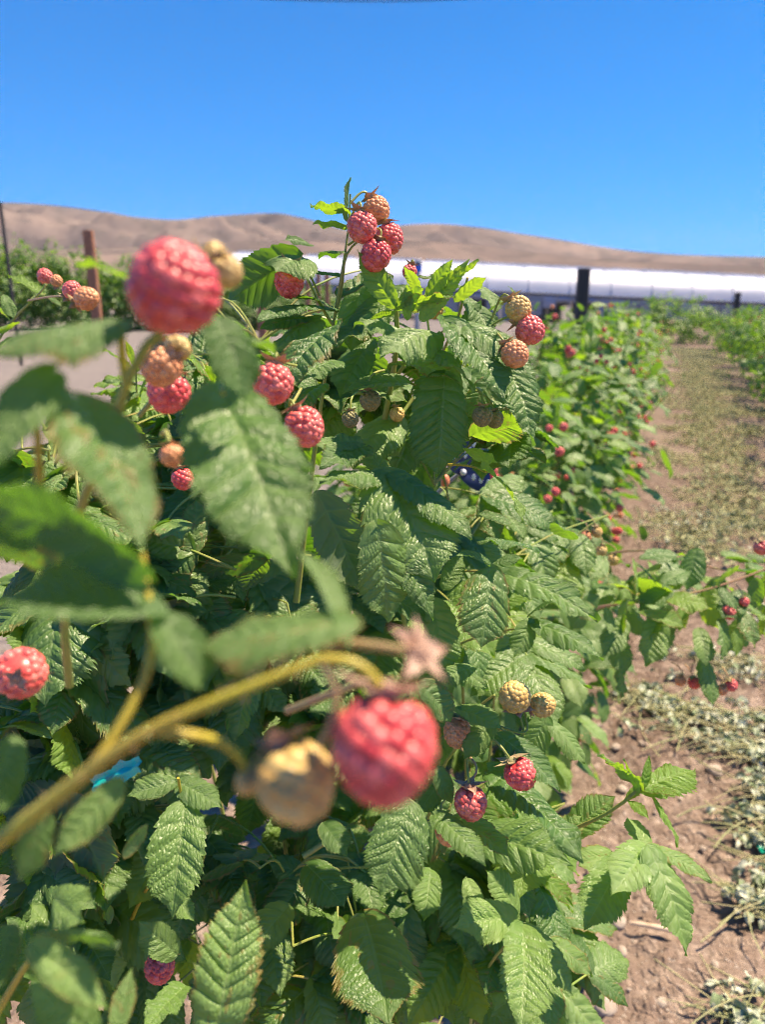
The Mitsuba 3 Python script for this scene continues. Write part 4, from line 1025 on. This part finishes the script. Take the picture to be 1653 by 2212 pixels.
# L: low branch stretching right across the path edge
L = Cane('low leafy branch stretching out to the right over the soil', stem='stem_pink')
rl = np.random.default_rng(77)
L.branch([P(1240, 1330, 1.35), P(1330, 1305, 1.25), P(1450, 1290, 1.22), P(1600, 1250, 1.2), P(1720, 1200, 1.2)], [.0035, .002, .0015], 20, 7)
L.branch([P(1260, 1210, 1.5), P(1400, 1190, 1.4), P(1560, 1230, 1.3), P(1700, 1230, 1.25)], [.003, .0015], 16, 7)
for _ in range(74):
    u = rl.uniform(1255, 1690); v = 1190 + 150 * rl.random() + 0.12 * (u - 1300) * rl.normal(0, 0.3)
    d = rl.uniform(1.08, 1.42); a = rl.uniform(-0.5, 2.6); len_ = rl.uniform(45, 100)
    b = P(u, v, d)
    young = rl.random() < 0.3
    L.leaf(b, P(u + len_ * math.cos(a), v + len_ * math.sin(a) * 0.8 + 12, d - rl.uniform(-.02, .05)), rl.uniform(.5, .72), (rl.normal(0, .4), -.3 + rl.normal(0, .35) + (0.9 if young else 0), .9), 'leaf_young' if young else 'leaf_green', droop=.5)
for b, t in [((1330, 1370), (1350, 1460)), ((1420, 1330), (1395, 1440)), ((1510, 1360), (1525, 1440)), ((1560, 1340), (1560, 1425)), ((1520, 1430), (1540, 1525)), ((1350, 1340), (1300, 1420)), ((1600, 1320), (1630, 1400)), ((1340, 1440), (1342, 1510))]:
    L.leaf(P(*b, 1.15), P(*t, 1.12), .6, (rl.normal(0, .3), -.9, .3), droop=.4)
for u, v, R_, kd, lb in [(1577, 1322, .0125, 'pink', 'ripe pink berry on the low right hand branch'), (1645, 1183, .0120, 'pink', 'ripe berry at the right edge above the low branch'), (1608, 1300, .008, 'red', None), (1265, 1160, .010, 'orange', None), (1290, 1150, .009, 'tan', None), (1500, 1475, .010, 'red', None), (1470, 1470, .009, 'orange', None), (1580, 1480, .010, 'red', None), (1560, 1490, .009, 'orange', None), (1325, 1210, .009, 'tan', None), (1300, 1190, .009, 'tan', None)]:
    L.berry(P(u, v, 1.15), R_, kd, (rl.normal(0, .3), -.2, -1), 1, 60, 1.0, 'sepal', lb, pedicel=[P(u - 20, v - 40, 1.17)], hairs=False)
L.close()

# ---------------------------------------------------------------- the leafy mass between and behind them
rf = np.random.default_rng(11)


def mass(label, spots, n, stem='stem_green', young=.12):
    rf = np.random.default_rng(sum(map(ord, label)))
    cane = Cane(label, group='canes in the thick of the near bush', stem=stem)
    spots = np.array(spots, float)
    foot = P(*spots.mean(0)) + [0.02, 0.15, 0]; foot[2] = ground_z(foot[0], 0) - 0.02
    head = P(*spots[0])
    line = smooth_path([foot, foot * 0.45 + head * 0.55 + rf.normal(0, .03, 3), head], 30)
    cane.branch(line[::5], [.0042, .0018], 18, 8)
    for _ in range(n):
        a, b = rf.choice(len(spots), 2); k = rf.random()
        s = spots[a] * k + spots[b] * (1 - k)
        p = P(*s) + rf.normal(0, .022, 3)
        out = unit([rf.normal(0, .8), -.7 + rf.normal(0, .5), rf.normal(-.1, .35)])
        nm = unit([rf.normal(.1, .35), -.45 + rf.normal(0, .4), .85])
        if rf.random() < .22:
            nm = unit([rf.normal(.1, .25), .85, .45])     # a blade turned over, lit from behind
        y = rf.random() < young
        size = rf.uniform(.050, .078)
        back = p - out * size
        near_i = np.argmin(np.linalg.norm(line - back, axis=1) + 0.4 * np.abs(line[:, 2] - back[2] + .05))
        gap = np.linalg.norm(line[near_i] - back)
        if gap < 0.30:
            cane.branch([line[near_i], (line[near_i] + back) / 2 + [0, 0, .015], back], [.0012, .0009], 8, 5)
        cane.compound(back, out, nm, size, 5 if rf.random() < .3 else 3, 'leaf_young' if y else 'leaf_green', pleat=rf.uniform(.020, .034), wave=.03)
    return cane


m1 = mass('leafy cane behind the blurred leaves at the left', [(100, 930, .60), (30, 1060, .58), (300, 1000, .66), (200, 1200, .55), (420, 1150, .62), (60, 1350, .5), (350, 1330, .56), (400, 950, .72)], 42)
m1.berry(P(133, 912, .62), .0058, 'pink', (0.3, -.2, -1), 2, 60, 1.0, 'sepal', 'small pink berry among the leaves at the left', pedicel=[P(110, 890, .63)])
m1.berry(P(395, 1035, .45), .0070, 'red', (0.3, -.2, -1), 2, 60, 1.0, 'sepal', 'red berry peeping out beside the large hanging leaf', pedicel=[P(380, 1000, .5)])
m1.berry(P(372, 985, .26), .0045, 'orange', (0.2, -.4, -.6), 2, 50, .8, 'sepal', 'blurred pale pink bud left of the large hanging leaf', pedicel=[P(350, 940, .28)])
m1.close()
m2 = mass('leafy cane below the yellow green arching stem at the left', [(150, 1560, 0.53), (60, 1600, 0.51), (300, 1450, 0.55), (420, 1420, 0.58), (200, 1750, 0.53), (60, 1850, 0.53), (330, 1640, 0.57), (250, 1950, 0.55), (100, 2050, 0.53), (-40, 1500, .6), (0, 1700, .58), (-60, 1950, .55)], 46)
m2.close()
m3 = mass('leafy cane in the shaded centre behind the largest berry', [(560, 1350, 0.66), (640, 1480, 0.64), (520, 1550, 0.62), (720, 1400, 0.66), (450, 1500, 0.6), (600, 1260, 0.7), (760, 1560, 0.62), (540, 1680, 0.66)], 36)
m3.close()
m4 = mass('leafy cane in the dark lower centre of the bush', [(620, 1900, 0.69), (520, 1850, 0.67), (700, 2000, 0.67), (800, 2050, 0.65), (600, 2120, 0.65), (420, 2050, 0.69), (860, 2150, 0.63), (900, 1950, 0.69), (700, 1800, 0.71)], 32, young=.05)
m4.leaf(P(790, 1985, .52), P(840, 2215, .44), .74, (0.05, -.7, .7), droop=.4, pleat=.012)
m4.leaf(P(620, 1960, .54), P(540, 2060, .50), .66, (-.1, -.6, .75), droop=.5)
m4.leaf(P(665, 1870, .53), P(745, 1960, .50), .8, (.1, -.7, .7), droop=.5)
m4.branch([P(655, 1850, .52), P(720, 1812, .52), P(760, 1818, .5)], [.0022, .0012], 8, 7, 'stem_green')
m4.close()
m5 = mass('leafy cane under the broad veined leaves right of the centre', [(980, 1150, 0.75), (1080, 1100, 0.8), (1120, 1250, 0.73), (1000, 1400, 0.67), (1150, 1450, 0.67), (900, 1300, 0.71), (1180, 1180, 0.95), (820, 1000, 0.75), (740, 1100, 0.71)], 26)
m5.close()
m6 = mass('leafy cane in the shade at the lower right edge of the bush', [(1050, 1750, 0.67), (1150, 1650, 0.67), (1120, 1850, 0.67), (1000, 1950, 0.67), (1180, 2000, 0.69), (1130, 2100, 0.67), (950, 1650, 0.65), (1220, 2120, 0.73)], 22, young=.2)
m6.close()
m7 = mass('leafy cane at the top of the bush behind the young shoots', [(930, 740, .66), (800, 780, .66), (700, 760, .64), (1040, 780, .66), (860, 900, .68), (960, 880, .66), (620, 800, .66), (1060, 860, .7)], 20)
m7.close()

m11 = mass('leafy cane between the tall cane and the blurred berries at the left', [(560, 740, .62), (650, 720, .62), (700, 780, .64), (600, 820, .66), (450, 850, .75), (350, 890, .8), (520, 900, .7), (680, 860, .66)], 28, young=.15)
m11.close()
m8 = mass('leafy cane filling the shade low at the left side', [(60, 1700, 0.81), (200, 1900, 0.78), (60, 2100, 0.72), (300, 2150, 0.72), (420, 1900, 0.76), (150, 1450, 0.78), (330, 1700, 0.76), (20, 1300, 0.76), (120, 2200, 0.86), (380, 2000, 0.91)], 52, young=.04)
m8.close()
m9 = mass('leafy cane filling the shade low in the centre of the bush', [(550, 1700, 0.84), (700, 1900, 0.82), (560, 2150, 0.78), (850, 2100, 0.8), (950, 1850, 0.84), (760, 1650, 0.84), (1050, 2200, 0.82), (640, 1400, 0.86), (500, 1900, 0.98), (700, 2200, 0.93)], 52, young=.04)
m9.close()
m10 = mass('leafy cane deep in the bush at the centre left', [(300, 1150, .85), (500, 1050, .85), (420, 1300, .82), (620, 1180, .82), (560, 980, .8), (150, 1000, .85), (720, 1250, .8), (250, 1300, .8), (200, 930, .9), (340, 920, 1.0), (600, 930, .9), (80, 960, 1.0), (420, 980, 1.0)], 70, young=.05)
m10.close()

# ---------------------------------------------------------------- small made things among the leaves
plain('navy_plastic', (0.035, 0.05, 0.16), (0.05, 0.07, 0.22), 20, 0.35)
plain('white_paint', (0.75, 0.78, 0.84), (0.8, 0.82, 0.86), 20, 0.5)
plain('teal_tape', (0.0, 0.42, 0.38), (0.01, 0.50, 0.45), 60, 0.35)
plain('green_plastic', (0.0, 0.20, 0.13), (0.0, 0.26, 0.17), 30, 0.35)
plain('orange_plastic', (0.70, 0.20, 0.10), (0.75, 0.26, 0.14), 30, 0.4)
W = thing('pinwheel', 'navy blue pinwheel with white spots half hidden among the leaves', 'pinwheel')
hub = P(1000, 1018, .90)
for k, (tu, tv, wd) in enumerate([(968, 955, .75), (1062, 1052, .66), (1082, 985, .62), (1022, 945, .6)]):
    tipp = P(tu, tv, .89)
    v, f, uv = leaf_between(hub, tipp, wd, (0.1, -1, .35), droop=.3, fold=.15, pleat=0, teeth=0, wave=0)
    v2, f2 = np.vstack([v, v + [0, .0008, 0]]), np.vstack([f, f[:, ::-1] + len(v)])
    kb = put('vane', mikit.ply((v2, f2), 'navy_plastic', smooth=True), W)
    for q, t_ in enumerate((.45, .62, .78)):
        c = np.asarray(hub) * (1 - t_) + np.asarray(tipp) * t_ + np.array([0.003 * (q - 1), -.0042, .002])
        m = ICO[2]
        put('spot', mikit.ply((m.vertices * [.0024, .0005, .0040] + c, m.faces), 'white_paint', smooth=True), kb)
m = ICO[2]; put('hub', mikit.ply((m.vertices * .004 + hub + [0, -.006, 0], m.faces), 'white_paint', smooth=True), W)
put('stick', mikit.ply(tube([hub, P(965, 1045, .91), P(930, 1500, .98)], [.0028, .0028], 12, 8), 'grey_metal', smooth=True), W)
put('end_cap', mikit.ply((m.vertices * [.0055, .0055, .009] + P(962, 1040, .895), m.faces), 'orange_plastic', smooth=True), W)


def strip(name, pts, width, mat, label, cat, up):
    p = smooth_path(pts, 16)
    t = np.gradient(p, axis=0); t /= np.linalg.norm(t, axis=1, keepdims=True)
    s = np.cross(t, np.asarray(up, float)); s /= np.linalg.norm(s, axis=1, keepdims=True)
    n = np.cross(s, t)
    r = np.random.default_rng(3)
    k = np.linspace(-1, 1, 7)
    w = width / 2 * (1 + 0.12 * r.normal(0, 1, len(p)))
    v = p[:, None] + s[:, None] * (k[None] * w[:, None])[..., None] + n[:, None] * (0.0012 * np.sin(k * 5)[None] + 0.0012 * np.sin(np.arange(16))[:, None])[..., None]
    v = v.reshape(-1, 3); low = v - np.repeat(n, 7, 0) * .0003
    i, j = np.meshgrid(np.arange(15), np.arange(6), indexing='ij')
    q = np.stack([i * 7 + j, i * 7 + j + 1, (i + 1) * 7 + j + 1, (i + 1) * 7 + j], -1).reshape(-1, 4)
    tag(put(name, mikit.ply((np.vstack([v, low]), np.vstack([q, q[:, ::-1] + len(v)])), mat, smooth=40)), label, cat)


strip('tie_tape', [P(200, 1700, .40), P(250, 1672, .395), P(305, 1650, .385)], .0085, 'teal_tape', 'turquoise plastic tie tape below the arching stem at left', 'tape', (0, -.7, .7))
strip('tie_tape', [P(1072, 955, .93), P(1090, 975, .92), P(1100, 1000, .92)], .012, 'green_plastic', 'green plastic tape beside the navy pinwheel', 'tape', (0, -.8, .6))
strip('tie_tape', [G(1632, 1812) + [0, 0, .02], G(1642, 1830) + [0, 0, .012], G(1652, 1850) + [0, 0, .01]], .02, 'green_plastic', 'scrap of green plastic on the soil at the right edge', 'tape', (0, -.3, .9))
